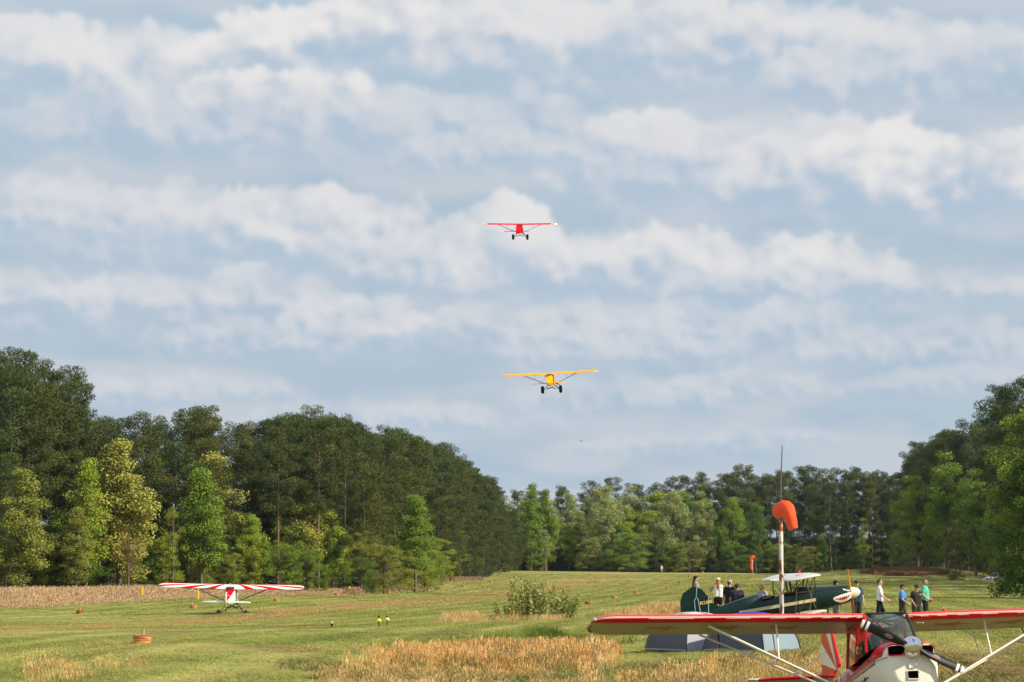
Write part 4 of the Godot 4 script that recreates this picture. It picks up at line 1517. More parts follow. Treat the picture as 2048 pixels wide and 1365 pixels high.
func build_cub(name_: String, label: String, pos_lead: Vector3, yaw: float, pitch: float, bank: float, wheel_r: float, s: Dictionary) -> void:
	var b := Basis(Vector3.UP, deg_to_rad(180.0 - yaw)) * Basis(Vector3.BACK, deg_to_rad(bank)) * Basis(Vector3.RIGHT, deg_to_rad(-pitch))
	var o := thing(name_, label, "airplane", Transform3D(b, pos_lead - b * Vector3(0, 2.3, 0)))
	var rubber := mat("rubber", Color(0.04, 0.04, 0.042), 0.85)
	var black := mat("black_paint", Color(0.025, 0.025, 0.028), 0.35)
	var hub_m := mat("hub_grey", Color(0.30, 0.32, 0.36), 0.5)
	var tube := mat("strut_brown", Color(0.13, 0.085, 0.07), 0.5)
	part("wing", wing_mesh(-5.35, 5.35, 1.6, 0.20, s.tip, 5.35, 0.012), s.wing, o, Transform3D(Basis(Vector3.RIGHT, -s.get("incidence", 0.02)), Vector3(0, 2.3, 0)))
	var body := hull([[1.40, 0.15, 1.34, 1.66, 2.0], [1.34, 0.33, 1.20, 1.82, 2.6], [0.78, 0.37, 1.08, 1.92, 3.0], [0.10, 0.38, 1.05, 2.30, 3.4], [-1.45, 0.37, 1.04, 2.28, 3.4], [-2.2, 0.31, 1.10, 2.05, 3.0], [-3.4, 0.19, 1.20, 1.75, 3.0], [-4.75, 0.05, 1.32, 1.56, 2.4]])
	var uvf := func(p: Vector3) -> Vector2: return Vector2(p.x + 0.5, 1.0 - (p.y - 1.0) / 1.4)
	part("fuselage", body.mesh(uvf), s.body, o)
	var pane := mat("smoked_pane", Color(0.07, 0.10, 0.12), 0.1)
	for k in 3:
		var w := Mb.new()
		w.box(Vector3((k - 1) * 0.21, 2.285 - 0.012 * absf(k - 1.0), -1.62), Vector3(0.18, 0.02, 0.40), Basis(Vector3.RIGHT, -0.32), 0.006)
		part("rear_window", w.mesh(), pane, o)
	for q in [-1.0, 1.0]:
		var w := Mb.new()
		w.box(Vector3(q * 0.375, 1.98, -0.45), Vector3(0.014, 0.42, 1.35), Basis(Vector3.BACK, q * 0.02), 0.004)
		part("side_window", w.mesh(), pane, o)
		strut(o, Vector3(q * 0.36, 1.10, 0.10), Vector3(q * 3.0, 2.30, -0.32), 0.034, s.strut, "wing_strut", 0.6)
		strut(o, Vector3(q * 0.36, 1.10, 0.02), Vector3(q * 3.0, 2.27, -1.15), 0.028, s.strut, "wing_strut", 0.6)
		strut(o, Vector3(q * 1.75, 1.74, -0.12), Vector3(q * 1.75, 2.26, -0.35), 0.012, s.strut, "jury_strut", 1.0)
		part("stabilizer", tail_plate([Vector2(q * 0.04, -3.95), Vector2(q * 0.8, -4.05), Vector2(q * 1.55, -4.35), Vector2(q * 1.75, -4.62), Vector2(q * 1.65, -4.85), Vector2(q * 1.0, -4.98), Vector2(q * 0.12, -4.98)], 1.50, 0.06).mesh(), s.tail, o)
		strut(o, Vector3(q * 0.04, 2.0, -4.4), Vector3(q * 0.95, 1.53, -4.5), 0.012, s.edge, "tail_wire", 1.0)
		# undercarriage: two legs to the axle and a shock strut from the middle
		var axle := Vector3(q * 0.93, 0.10 + wheel_r - s.get("drop", 0.0), 0.30)
		strut(o, Vector3(q * 0.34, 1.08, 0.72), axle, 0.026, s.gear, "gear_leg", 1.0)
		strut(o, Vector3(q * 0.34, 1.06, -0.25), axle, 0.022, s.gear, "gear_leg", 1.0)
		strut(o, Vector3(-q * 0.10, 0.80, 0.28), axle, 0.020, s.gear, "shock_strut", 1.0)
		strut(o, Vector3(-q * 0.02, 0.76, 0.28), Vector3(q * 0.42, 0.62, 0.29), 0.042, black, "shock_cover", 1.0)
		wheel("wheel", o, axle + Vector3(q * 0.08, 0, 0), wheel_r, s.tyre, s.rubber, hub_m)
	strut(o, Vector3(-0.12, 0.80, 0.28), Vector3(-0.30, 1.06, 0.2), 0.02, s.gear, "cabane_tube", 1.0)
	strut(o, Vector3(0.12, 0.80, 0.28), Vector3(0.30, 1.06, 0.2), 0.02, s.gear, "cabane_tube", 1.0)
	part("fin", fin_plate([Vector2(-3.75, 1.66), Vector2(-4.25, 2.0), Vector2(-4.60, 2.24), Vector2(-4.70, 2.24), Vector2(-4.70, 1.50)], 0.06).mesh(), s.fin, o)
	part("rudder", fin_plate([Vector2(-4.72, 2.24), Vector2(-5.0, 2.18), Vector2(-5.22, 1.9), Vector2(-5.25, 1.6), Vector2(-5.1, 1.22), Vector2(-4.72, 1.14)], 0.055).mesh(), s.edge, o)
	strut(o, Vector3(0, 1.32, -4.55), Vector3(0, 1.02, -4.95), 0.026, black, "tail_spring", 1.0)
	wheel("tail_wheel", o, Vector3(0, 0.95, -5.0), 0.11, 0.07, rubber, hub_m)
	var sp := Mb.new()
	sp.lathe([Vector2(0.15, 0.0), Vector2(0.14, 0.08), Vector2(0.10, 0.18), Vector2(0.04, 0.25), Vector2(0, 0.26)], 14, Transform3D(Basis(Vector3.RIGHT, PI / 2), Vector3(0, 1.5, 1.40)))
	part("spinner", sp.mesh(), s.edge, o)
	propeller(o, Vector3(0, 1.5, 1.46), 0.98, 0.17, deg_to_rad(s.prop), black, mat("blade_white", Color(0.88, 0.88, 0.86), 0.45), [[0.86, 0.92]])
	var ant := Mb.new()
	ant.tube(Vector3(-0.55, 2.36, -0.7), Vector3(-0.56, 2.50, -0.75), 0.012, 0.006, 6)
	part("antenna", ant.mesh(), s.edge, o)

func build_flying() -> void:
	var crimson := Color(0.80, 0.0, 0.12)
	var white := Color(0.92, 0.91, 0.89)
	var rays := painted(1024, 128, func(u: float, v: float) -> Color:
		if v >= 0.5: return white
		var x := absf(u - 0.5) * 10.7 - 0.2
		var a := atan2((v * 2.0) * 1.6 + 0.03, x)
		var k := [0.0, 0.075, 0.15, 0.215, 0.29, 0.40, 0.55, 0.78, 1.05, 1.6]
		for i in k.size() - 1:
			if a < k[i + 1]:
				return white if i % 2 == 0 else crimson
		return white)
	var wedge := painted(128, 128, func(u: float, v: float) -> Color:
		var x := u - 0.5
		var y := 1.0 + (1.0 - v) * 1.4
		return crimson if y > 1.42 and absf(x - 0.03) < (y - 1.38) * 0.50 else white)
	var wm := paint("white_paint", Color(0.90, 0.89, 0.84))
	var dark_tube := mat("strut_brown", Color(0.13, 0.085, 0.07), 0.5)
	build_cub("landing_airplane", "white airplane with red sunburst stripes landing low over the grass strip at left", at(464, 1172, 186), -1.6, 4.5, 1.0, 0.30,
		{"tip": 0.55, "incidence": 0.085, "drop": 0.22, "wing": matte("ray_wing", Color.WHITE, rays), "body": matte("wedge_body", Color.WHITE, wedge), "strut": dark_tube, "tail": wm, "edge": wm, "fin": matte("crimson_fabric", crimson), "gear": mat("gear_grey", Color(0.12, 0.12, 0.12), 0.5), "tyre": 0.2, "rubber": mat("worn_rubber", Color(0.24, 0.26, 0.30), 0.7), "prop": 70.0})
	var gold := Color(1.0, 0.66, 0.0)
	var gm := matte("yellow_fabric", gold)
	build_cub("yellow_airplane", "bright yellow airplane climbing away, the lower of the two in the sky", at(1101, 748, 277), 6.2, 7.5, -2.6, 0.43,
		{"tip": 0.75, "wing": gm, "body": gm, "strut": dark_tube, "tail": gm, "edge": gm, "fin": gm, "gear": mats["gear_grey"], "tyre": 0.30, "rubber": mat("rubber", Color.BLACK), "prop": 35.0})
	var scarlet := Color(0.88, 0.0, 0.12)
	var tips := painted(1024, 32, func(u: float, v: float) -> Color:
		var x := absf(u - 0.5) * 10.7 + fposmod(v * 2.0, 1.0) * 0.25 - 0.12
		if x > 5.0: return white
		if x > 4.80: return scarlet
		if x > 4.62: return white
		return scarlet)
	var sm := matte("scarlet_fabric", scarlet)
	build_cub("red_airplane", "red airplane with white wing tips climbing away, the highest in the sky", at(1040, 449, 350), 6.2, 10.0, 0.8, 0.40,
		{"tip": 0.55, "wing": matte("scarlet_wing", Color.WHITE, tips), "body": sm, "strut": dark_tube, "tail": sm, "edge": sm, "fin": sm, "gear": mats["gear_grey"], "tyre": 0.28, "rubber": mats["rubber"], "prop": 60.0})

func build_biplane() -> void:
	var green := Color(0.0, 0.145, 0.140)
	var cream := Color(0.86, 0.84, 0.74)
	var b := Basis(Vector3.UP, deg_to_rad(90.0 + 3.9)) * Basis(Vector3.RIGHT, deg_to_rad(-9.5))
	var tip := at(1718, 1184, 87.5)
	var o := thing("biplane", "dark green biplane with a painted shark mouth, parked nose to the right behind the tents", "biplane", Transform3D(b, tip - b * Vector3(0, 1.06, 2.0)))
	var gm := paint("biplane_green", green)
	var cm := paint("biplane_cream", cream)
	var dark := mat("black_paint", Color(0.025, 0.025, 0.028), 0.35)
	var skin := painted(1024, 256, func(u: float, v: float) -> Color:
		var z := lerpf(-4.4, 2.1, u)
		var y := lerpf(0.4, 1.8, 1.0 - v)
		# pale flash along the side
		if y > 0.995 and y < 1.105 and z > -2.3 and z < 0.42 - absf(y - 1.05) * 0.8: return Color(0.80, 0.76, 0.58)
		if y < 0.99 and z < 0.1: return Color(0.012, 0.085, 0.085)
		# shark mouth
		var q := (z - 1.36) / 0.37
		if absf(q) < 1.0:
			var mid := 0.955 + 0.075 * (q + 0.25) * (q + 0.25) - 0.02
			var hh := 0.155 * sqrt(1.0 - q * q) * (0.72 + 0.28 * minf(1.0, q + 1.2))
			var d := (y - mid) / maxf(hh, 0.001)
			if absf(d) < 1.0:
				if absf(d) > 0.93: return Color(0.01, 0.02, 0.02)
				var tooth := absf(fposmod(q * 5.0, 1.0) - 0.5) * 2.0
				var gum := 0.62 * (1.0 - absf(q) * 0.55)
				if d > -gum * 0.78 + 0.30 * tooth - 0.05 and d < gum * 0.55 - 0.35 * tooth + 0.1:
					return Color(0.02, 0.03, 0.03) if d > 0.12 else Color(0.78, 0.06, 0.07)
				return Color(0.92, 0.92, 0.90)
		# eye
		var ex := (z - 1.52) / 0.13
		var ey := (y - 1.205 + 0.05 * ex) / 0.034
		if ex * ex + ey * ey < 1.0 and ey < 0.35 - 0.3 * ex: return Color(0.93, 0.93, 0.92) if absf(ex - 0.2) > 0.28 else Color(0.02, 0.05, 0.06)
		return green)
	var uvf := func(p: Vector3) -> Vector2: return Vector2((p.z + 4.4) / 6.5, 1.0 - (p.y - 0.4) / 1.4)
	var skin_m := paint("biplane_skin", Color.WHITE, skin)
	part("fuselage", hull([[1.70, 0.20, 0.84, 1.27, 2.0], [1.64, 0.34, 0.77, 1.36, 2.2], [1.48, 0.38, 0.73, 1.385, 2.2], [0.9, 0.41, 0.66, 1.44, 2.3], [0.3, 0.42, 0.60, 1.53, 2.4], [-0.2, 0.42, 0.57, 1.60, 2.4], [-0.26, 0.42, 0.57, 1.40, 2.8], [-1.50, 0.40, 0.58, 1.37, 2.8], [-1.56, 0.385, 0.59, 1.58, 2.3], [-2.2, 0.30, 0.64, 1.50, 2.3], [-3.0, 0.18, 0.75, 1.35, 2.2], [-4.1, 0.04, 0.93, 1.22, 2.0]]).mesh(uvf), skin_m, o)
	for z in [-0.52, -1.22]:
		var c := Mb.new()
		var pts := []
		var rad := []
		for k in 17:
			var a := TAU * k / 16
			pts.append(Vector3(0.27 * cos(a), 1.405 + 0.03 * cos(2 * a), z + 0.27 * sin(a)))
			rad.append(0.028)
		c.path(pts, rad, 6, false)
		part("cockpit_coaming", c.mesh(), mat("leather", Color(0.42, 0.20, 0.13), 0.6), o)
		var d := Mb.new()
		d.lathe([Vector2(0.25, 0), Vector2(0.25, 0.01), Vector2(0, 0.012)], 16, Transform3D(Basis.IDENTITY, Vector3(0, 1.395, z)))
		part("cockpit_opening", d.mesh(), mat("dark_interior", Color(0.035, 0.045, 0.045), 0.7), o)
		var w := Mb.new()
		for k in 6:
			var a0 := PI * k / 6.0
			var a1 := PI * (k + 1) / 6.0
			w.quad(Vector3(0.30 * cos(a0), 1.40 + 0.02 * sin(a0), z + 0.34 + 0.1 * sin(a0)), Vector3(0.30 * cos(a1), 1.40 + 0.02 * sin(a1), z + 0.34 + 0.1 * sin(a1)), Vector3(0.24 * cos(a1), 1.62 + 0.13 * sin(a1), z + 0.20 + 0.02 * sin(a1)), Vector3(0.24 * cos(a0), 1.62 + 0.13 * sin(a0), z + 0.20 + 0.02 * sin(a0)))
		part("windshield", w.mesh(), glass("green_glass", Color(0.10, 0.35, 0.28), 0.35), o)
	var trim := Mb.new()
	for s in [-1.0, 1.0]:
		trim.path([Vector3(s * 0.405, 1.40, -0.25), Vector3(s * 0.405, 1.36, 0.25), Vector3(s * 0.37, 1.40, 0.75)], [0.012, 0.012, 0.008], 5)
	part("coaming_trim", trim.mesh(), mats["leather"], o)
	var top_tex := painted(512, 64, func(u: float, v: float) -> Color:
		if absf((u - 0.5) * 7.0) < 0.02: return Color(0.5, 0.5, 0.45)
		return Color(0.84, 0.84, 0.80))
	var top := part("upper_wing", wing_mesh(-3.4, 3.4, 1.18, 0.13, 0.55, 3.4, 0.008, 0.10), paint("upper_wing_cloth", Color.WHITE, top_tex), o, Transform3D(Basis(Vector3.RIGHT, -0.03), Vector3(0, 1.93, 0.52)))
	for s in [-1.0, 1.0]:
		var sl := Mb.new()
		sl.box(Vector3(s * 1.3, 0.10, -0.72), Vector3(0.04, 0.012, 0.26), Basis(Vector3.UP, 0.4 * s), 0.004)
		part("hinge_slot", sl.mesh(), dark, top)
	var fc := Mb.new()
	fc.lathe([Vector2(0.05, 0), Vector2(0.05, 0.06), Vector2(0.03, 0.08), Vector2(0, 0.082)], 12, Transform3D(Basis.IDENTITY, Vector3(0.3, 2.03, 0.1)))
	part("fuel_cap", fc.mesh(), mat("cap_red", Color(0.80, 0.16, 0.10), 0.5), o)
	for s in [-1.0, 1.0]:
		part("lower_wing", wing_mesh(0.40 if s > 0 else -3.2, 3.2 if s > 0 else -0.40, 1.05, 0.12, 0.5, 3.2, 0.03), cm, o, Transform3D(Basis(Vector3.RIGHT, -0.03), Vector3(0, 0.64, 0.25)))
		# N strut between the wings and the cabane over the fuselage
		strut(o, Vector3(s * 2.3, 0.76, 0.0), Vector3(s * 2.35, 1.92, 0.12), 0.030, dark, "interplane_strut", 0.5)
		strut(o, Vector3(s * 2.3, 0.76, -0.62), Vector3(s * 2.35, 1.92, -0.52), 0.030, dark, "interplane_strut", 0.5)
		strut(o, Vector3(s * 2.3, 0.78, -0.60), Vector3(s * 2.35, 1.90, 0.10), 0.022, dark, "interplane_strut", 0.5)
		strut(o, Vector3(s * 0.34, 1.48, 0.12), Vector3(s * 0.40, 1.93, 0.28), 0.034, dark, "cabane_strut", 0.5)
		strut(o, Vector3(s * 0.36, 1.42, -0.40), Vector3(s * 0.40, 1.93, -0.42), 0.034, dark, "cabane_strut", 0.5)
		strut(o, Vector3(s * 0.36, 1.42, -0.38), Vector3(s * 0.40, 1.92, 0.26), 0.026, dark, "cabane_strut", 0.5)
		var steel := mat("wire_steel", Color(0.62, 0.58, 0.46), 0.4, 0.5)
		strut(o, Vector3(s * 0.42, 0.70, 0.1), Vector3(s * 2.33, 1.9, 0.1), 0.008, steel, "flying_wire", 1.0)
		strut(o, Vector3(s * 0.42, 1.9, 0.1), Vector3(s * 2.3, 0.78, 0.0), 0.008, steel, "landing_wire", 1.0)
		strut(o, Vector3(s * 0.42, 0.70, -0.4), Vector3(s * 2.33, 1.9, -0.5), 0.008, steel, "flying_wire", 1.0)
		part("stabilizer", tail_plate([Vector2(s * 0.06, -3.2), Vector2(s * 0.9, -3.5), Vector2(s * 1.1, -3.75), Vector2(s * 1.05, -4.05), Vector2(s * 0.3, -4.2), Vector2(s * 0.06, -4.1)], 1.10, 0.05).mesh(), gm, o)
		var wire := mat("wire_pale", Color(0.72, 0.80, 0.82), 0.3, 0.3)
		strut(o, Vector3(s * 0.03, 1.78, -3.62), Vector3(s * 0.85, 1.13, -3.72), 0.010, wire, "tail_wire", 1.0)
		strut(o, Vector3(s * 0.03, 1.72, -3.25), Vector3(s * 0.75, 1.13, -3.45), 0.010, wire, "tail_wire", 1.0)
		# undercarriage
		strut(o, Vector3(s * 0.34, 0.66, 0.75), Vector3(s * 0.80, 0.24, 0.62), 0.032, gm, "gear_leg", 0.5)
		strut(o, Vector3(s * 0.34, 0.62, 0.20), Vector3(s * 0.80, 0.24, 0.58), 0.028, gm, "gear_leg", 0.5)
		wheel("wheel", o, Vector3(s * 0.86, 0.23, 0.6), 0.23, 0.15, mats["rubber"], cm)
	var fin_m := gm
	part("fin", fin_plate([Vector2(-2.85, 1.34), Vector2(-3.10, 1.48), Vector2(-3.30, 1.85), Vector2(-3.42, 2.04), Vector2(-3.58, 2.16), Vector2(-3.66, 1.8), Vector2(-3.74, 1.70), Vector2(-3.80, 0.95), Vector2(-2.9, 1.05)], 0.06).mesh(), fin_m, o)
	part("rudder", fin_plate([Vector2(-3.60, 2.17), Vector2(-3.74, 2.19), Vector2(-4.10, 2.02), Vector2(-4.24, 1.75), Vector2(-4.30, 1.28), Vector2(-4.22, 0.85), Vector2(-3.82, 0.82), Vector2(-3.765, 1.70), Vector2(-3.68, 1.80)], 0.055).mesh(), gm, o)
	var gap := Mb.new()
	gap.path([Vector3(-0.034, 2.14, -3.59), Vector3(-0.034, 1.80, -3.67), Vector3(-0.034, 1.70, -3.755), Vector3(-0.034, 1.05, -3.80)], [0.012, 0.014, 0.014, 0.010], 5)
	part("rudder_hinge_line", gap.mesh(), mat("hinge_pale", Color(0.62, 0.78, 0.80), 0.4), o)
	var tm := TextMesh.new()
	tm.text = "N2498"
	var fnt := SystemFont.new()
	fnt.font_names = PackedStringArray(["Droid Sans"])
	fnt.font_weight = 700
	tm.font = fnt
	tm.font_size = 16
	tm.pixel_size = 0.0092
	tm.depth = 0.006
	part("registration_number", tm, mat("gold_leaf", Color(0.95, 0.82, 0.45), 0.5), o, Transform3D(Basis(Vector3(0, 0, 1), Vector3(0, 1, 0), Vector3(-1, 0, 0)), Vector3(-0.040, 1.58, -3.36)))
	strut(o, Vector3(0, 0.95, -3.9), Vector3(0, 0.78, -4.25), 0.022, dark, "tail_spring", 1.0)
	wheel("tail_wheel", o, Vector3(0, 0.80, -4.3), 0.09, 0.06, mats["rubber"], cm)
	var sp := Mb.new()
	sp.lathe([Vector2(0.20, 0.0), Vector2(0.205, 0.10), Vector2(0.18, 0.24), Vector2(0.11, 0.36), Vector2(0.04, 0.41), Vector2(0, 0.42)], 20, Transform3D(Basis(Vector3.RIGHT, PI / 2), Vector3(0, 1.06, 1.64)))
	part("spinner", sp.mesh(), cm, o)
	propeller(o, Vector3(0, 1.06, 1.72), 0.86, 0.17, deg_to_rad(102.0), mat("varnished_wood", Color(0.78, 0.47, 0.08), 0.35), mat("blade_white", Color(0.88, 0.88, 0.86), 0.45), [])

# ---------------------------------------------------------------- people: one continuous surface grown from a skeleton
func grow(b: Mb, bones: Array, cell: float, k: float, color_of) -> void:
	var lo := Vector3.ONE * 1e9
	var hi := Vector3.ONE * -1e9
	for q in bones:
		var r := maxf(q[2], q[3]) + cell * 2.0
		lo = lo.min(q[0] - Vector3.ONE * r).min(q[1] - Vector3.ONE * r)
		hi = hi.max(q[0] + Vector3.ONE * r).max(q[1] + Vector3.ONE * r)
	var n := Vector3i(((hi - lo) / cell).ceil()) + Vector3i.ONE
	var f := PackedFloat32Array()
	f.resize(n.x * n.y * n.z)
	f.fill(1.0)
	for q in bones:
		var a: Vector3 = q[0]
		var d: Vector3 = q[1] - a
		var l2 := maxf(d.length_squared(), 1e-8)
		var ra: float = q[2]
		var rb: float = q[3]
		var pad := Vector3.ONE * (maxf(ra, rb) + cell * 1.5 + k)
		var i0 := Vector3i(((a.min(q[1]) - pad - lo) / cell).floor()).clamp(Vector3i.ZERO, n - Vector3i.ONE)
		var i1 := Vector3i(((a.max(q[1]) + pad - lo) / cell).ceil()).clamp(Vector3i.ZERO, n - Vector3i.ONE)
		for z in range(i0.z, i1.z + 1):
			for y in range(i0.y, i1.y + 1):
				for x in range(i0.x, i1.x + 1):
					var p := lo + Vector3(x, y, z) * cell
					var t := clampf((p - a).dot(d) / l2, 0.0, 1.0)
					var e := (p - a - d * t).length() - lerpf(ra, rb, t)
					var i := (z * n.y + y) * n.x + x
					var g := f[i]
					var h := maxf(k - absf(g - e), 0.0) / k
					f[i] = minf(g, e) - h * h * k * 0.25
	var sx := n.x
	var sxy := n.x * n.y
	var idx := {}
	var pts := PackedVector3Array()
	var corner := [0, 1, sx, sx + 1, sxy, sxy + 1, sxy + sx, sxy + sx + 1]
	var co := [Vector3(0, 0, 0), Vector3(1, 0, 0), Vector3(0, 1, 0), Vector3(1, 1, 0), Vector3(0, 0, 1), Vector3(1, 0, 1), Vector3(0, 1, 1), Vector3(1, 1, 1)]
	var edges := [[0, 1], [2, 3], [4, 5], [6, 7], [0, 2], [1, 3], [4, 6], [5, 7], [0, 4], [1, 5], [2, 6], [3, 7]]
	for z in n.z - 1:
		for y in n.y - 1:
			var row := z * sxy + y * sx
			for x in n.x - 1:
				var i := row + x
				if f[i] > cell * 2.0:
					continue
				var m := 0
				for c in 8:
					if f[i + corner[c]] < 0.0:
						m += 1
				if m == 0 or m == 8:
					continue
				var s := Vector3.ZERO
				var cnt := 0
				for e in edges:
					var fa := f[i + corner[e[0]]]
					var fb := f[i + corner[e[1]]]
					if (fa < 0.0) != (fb < 0.0):
						s += co[e[0]].lerp(co[e[1]], fa / (fa - fb))
						cnt += 1
				idx[i] = pts.size()
				pts.append(lo + (Vector3(x, y, z) + s / cnt) * cell)
	b.g = 0
	for i in idx:
		var inside := f[i] < 0.0
		for ax in 3:
			var st: int = [1, sx, sxy][ax]
			if i + st >= f.size() or (f[i + st] < 0.0) == inside:
				continue
			var u: int = [sx, sxy, 1][ax]
			var w: int = [sxy, 1, sx][ax]
			if not (idx.has(i - u) and idx.has(i - w) and idx.has(i - u - w)):
				continue
			var a := pts[idx[i]]
			var bb := pts[idx[i - u]]
			var c := pts[idx[i - u - w]]
			var d := pts[idx[i - w]]
			b.c = color_of.call((a + c) * 0.5) if color_of != null else b.c
			if inside:
				b.tri(a, c, bb)
				b.tri(a, d, c)
			else:
				b.tri(a, bb, c)
				b.tri(a, c, d)

func person(label: String, where: Vector3, yaw: float, s: Dictionary) -> void:   # +z is where the person faces, +x their left
	var h: float = s.get("tall", 1.78) / 1.75
	var o := thing("person", label, "person", Transform3D(Basis(Vector3.UP, deg_to_rad(yaw)), where))
	var girth: float = s.get("girth", 1.0)
	var stride: float = s.get("stride", 0.0)
	var lean: float = s.get("lean", 0.0)
	var turn: Basis = Basis(Vector3.UP, deg_to_rad(s.get("look", 0.0)))
	var wide: float = s.get("shoulders", 0.185)
	var P := func(x: float, y: float, z: float) -> Vector3: return Vector3(x, y, z) * h
	var hip := [P.call(0.09, 0.90, 0.0), P.call(-0.09, 0.90, 0.0)]
	var knee := [P.call(0.10, 0.49, 0.02 + stride * 0.5), P.call(-0.10, 0.49, 0.02 - stride * 0.45)]
	var ankle := [P.call(0.10, 0.085, -0.03 + stride), P.call(-0.10, 0.085 + absf(stride) * 0.12, -0.03 - stride)]
	var chest: Vector3 = P.call(0.0, 1.26, lean * 0.6)
	var neck: Vector3 = P.call(0.0, 1.46, lean)
	var sh := [P.call(wide, 1.405, lean * 0.9), P.call(-wide, 1.405, lean * 0.9)]
	var arms: Array = s.get("arms", [[Vector3(0.26, 1.13, -0.03), Vector3(0.27, 0.87, 0.06)], [Vector3(-0.26, 1.13, -0.03), Vector3(-0.27, 0.87, 0.06)]])
	var head: Vector3 = neck + Vector3(0, 0.145, 0.015 + lean * 0.3) * h
	var skin: Color = s.get("skin", Color(0.42, 0.235, 0.15))
	var bones := []
	var g := girth
	bones.append([P.call(0.06, 0.94, 0.0), P.call(-0.06, 0.94, 0.0), 0.125 * h * g, 0.125 * h * g])
	bones.append([P.call(0.055, 0.95, 0.01), P.call(0.07, 1.28, lean * 0.6 + 0.01), 0.112 * h * g, 0.115 * h * g])
	bones.append([P.call(-0.055, 0.95, 0.01), P.call(-0.07, 1.28, lean * 0.6 + 0.01), 0.112 * h * g, 0.115 * h * g])
	bones.append([sh[0] - Vector3(0.03, 0.02, 0), sh[1] + Vector3(0.03, -0.02, 0), 0.075 * h, 0.075 * h])
	bones.append([P.call(0, 1.36, lean * 0.8), neck + Vector3(0, 0.06, 0.01) * h, 0.062 * h, 0.052 * h])
	for k in 2:
		bones.append([hip[k], knee[k], 0.088 * h * g, 0.056 * h])
		bones.append([knee[k], ankle[k], 0.056 * h, 0.038 * h])
		bones.append([ankle[k] + Vector3(0, -0.035, -0.03) * h, ankle[k] + Vector3(0, -0.05, 0.15) * h, 0.04 * h, 0.032 * h])
		var el: Vector3 = arms[k][0] * h
		var wr: Vector3 = arms[k][1] * h
		bones.append([sh[k], el, 0.052 * h, 0.041 * h])
		bones.append([el, wr, 0.041 * h, 0.028 * h])
		var hd: Vector3 = (wr - el).normalized()
		bones.append([wr, wr + hd * 0.075 * h, 0.030 * h, 0.036 * h])
	var b := Mb.new()
	b.c = skin
	grow(b, bones, 0.022, 0.035, null)
	for k in 2:   # fingers and thumb, each curled a little
		var el: Vector3 = arms[k][0] * h
		var wr: Vector3 = arms[k][1] * h
		var hd: Vector3 = (wr - el).normalized()
		var across := hd.cross(Vector3.RIGHT if absf(hd.x) < 0.8 else Vector3.UP).normalized()
		var palm := across.cross(hd).normalized() * (1.0 if k == 0 else -1.0)
		var base: Vector3 = wr + hd * 0.085 * h
		for q in 4:
			var r0 := base + across * (q - 1.5) * 0.019 * h
			var ln: float = [0.066, 0.078, 0.074, 0.058][q] * h
			var mid := r0 + (hd * 0.9 - palm * 0.35).normalized() * ln * 0.55
			b.path([r0 - hd * 0.02, mid, mid + (hd * 0.6 - palm * 0.8).normalized() * ln * 0.45], [0.010 * h, 0.0095 * h, 0.008 * h], 5)
		var th: Vector3 = wr + hd * 0.03 * h + across * 0.032 * h
		b.path([th, th + (hd * 0.7 + across * 0.6).normalized() * 0.035 * h, th + (hd * 0.95 + across * 0.3 - palm * 0.3).normalized() * 0.062 * h], [0.012 * h, 0.0105 * h, 0.009 * h], 5)
	# head on the neck
	var H := func(x: float, y: float, z: float) -> Vector3: return head + turn * (Vector3(x, y, z) * h)
	var hb := []
	hb.append([H.call(0, 0.035, -0.018), H.call(0, 0.03, 0.012), 0.079 * h, 0.077 * h])
	hb.append([H.call(0, -0.01, 0.02), H.call(0, -0.075, 0.045), 0.066 * h, 0.042 * h])
	hb.append([H.call(0, 0.012, 0.088), H.call(0, -0.022, 0.104), 0.010 * h, 0.014 * h])
	for q in [-1.0, 1.0]:
		hb.append([H.call(q * 0.077, 0.015, -0.008), H.call(q * 0.076, -0.025, 0.0), 0.013 * h, 0.010 * h])
		hb.append([H.call(q * 0.05, -0.01, 0.05), H.call(q * 0.04, -0.04, 0.055), 0.028 * h, 0.024 * h])
	hb.append([H.call(0, -0.03, -0.02), neck + Vector3(0, -0.01, -0.005) * h, 0.054 * h, 0.054 * h])
	grow(b, hb, 0.0095, 0.018, null)
	var bm := tinted("skin", 0.55)
	part("body", b.mesh(), bm, o)
	# face
	var dark := mat("pupil", Color(0.07, 0.05, 0.04), 0.3)
	for q in [-1.0, 1.0]:
		var e := Mb.new()
		e.ball(H.call(q * 0.032, 0.018, 0.083), Vector3.ONE * 0.011 * h, 8, 6)
		part("eye", e.mesh(), dark, o)
	var mo := Mb.new()
	mo.ball(H.call(0, -0.058, 0.088), Vector3(0.022, 0.006, 0.008) * h, 10, 6, turn)
	part("mouth", mo.mesh(), mat("lips", Color(0.48, 0.24, 0.20), 0.5), o)
	if s.has("glasses"):
		var gl := Mb.new()
		for q in [-1.0, 1.0]:
			gl.box(H.call(q * 0.034, 0.016, 0.096), Vector3(0.052, 0.032, 0.008) * h, turn, 0.004)
			gl.tube(H.call(q * 0.06, 0.02, 0.094), H.call(q * 0.080, 0.016, 0.0), 0.004, 0.004, 5)
		gl.tube(H.call(-0.012, 0.02, 0.098), H.call(0.012, 0.02, 0.098), 0.004, 0.004, 5)
		part("sunglasses", gl.mesh(), mat("dark_lens", Color(0.02, 0.02, 0.025), 0.1), o)
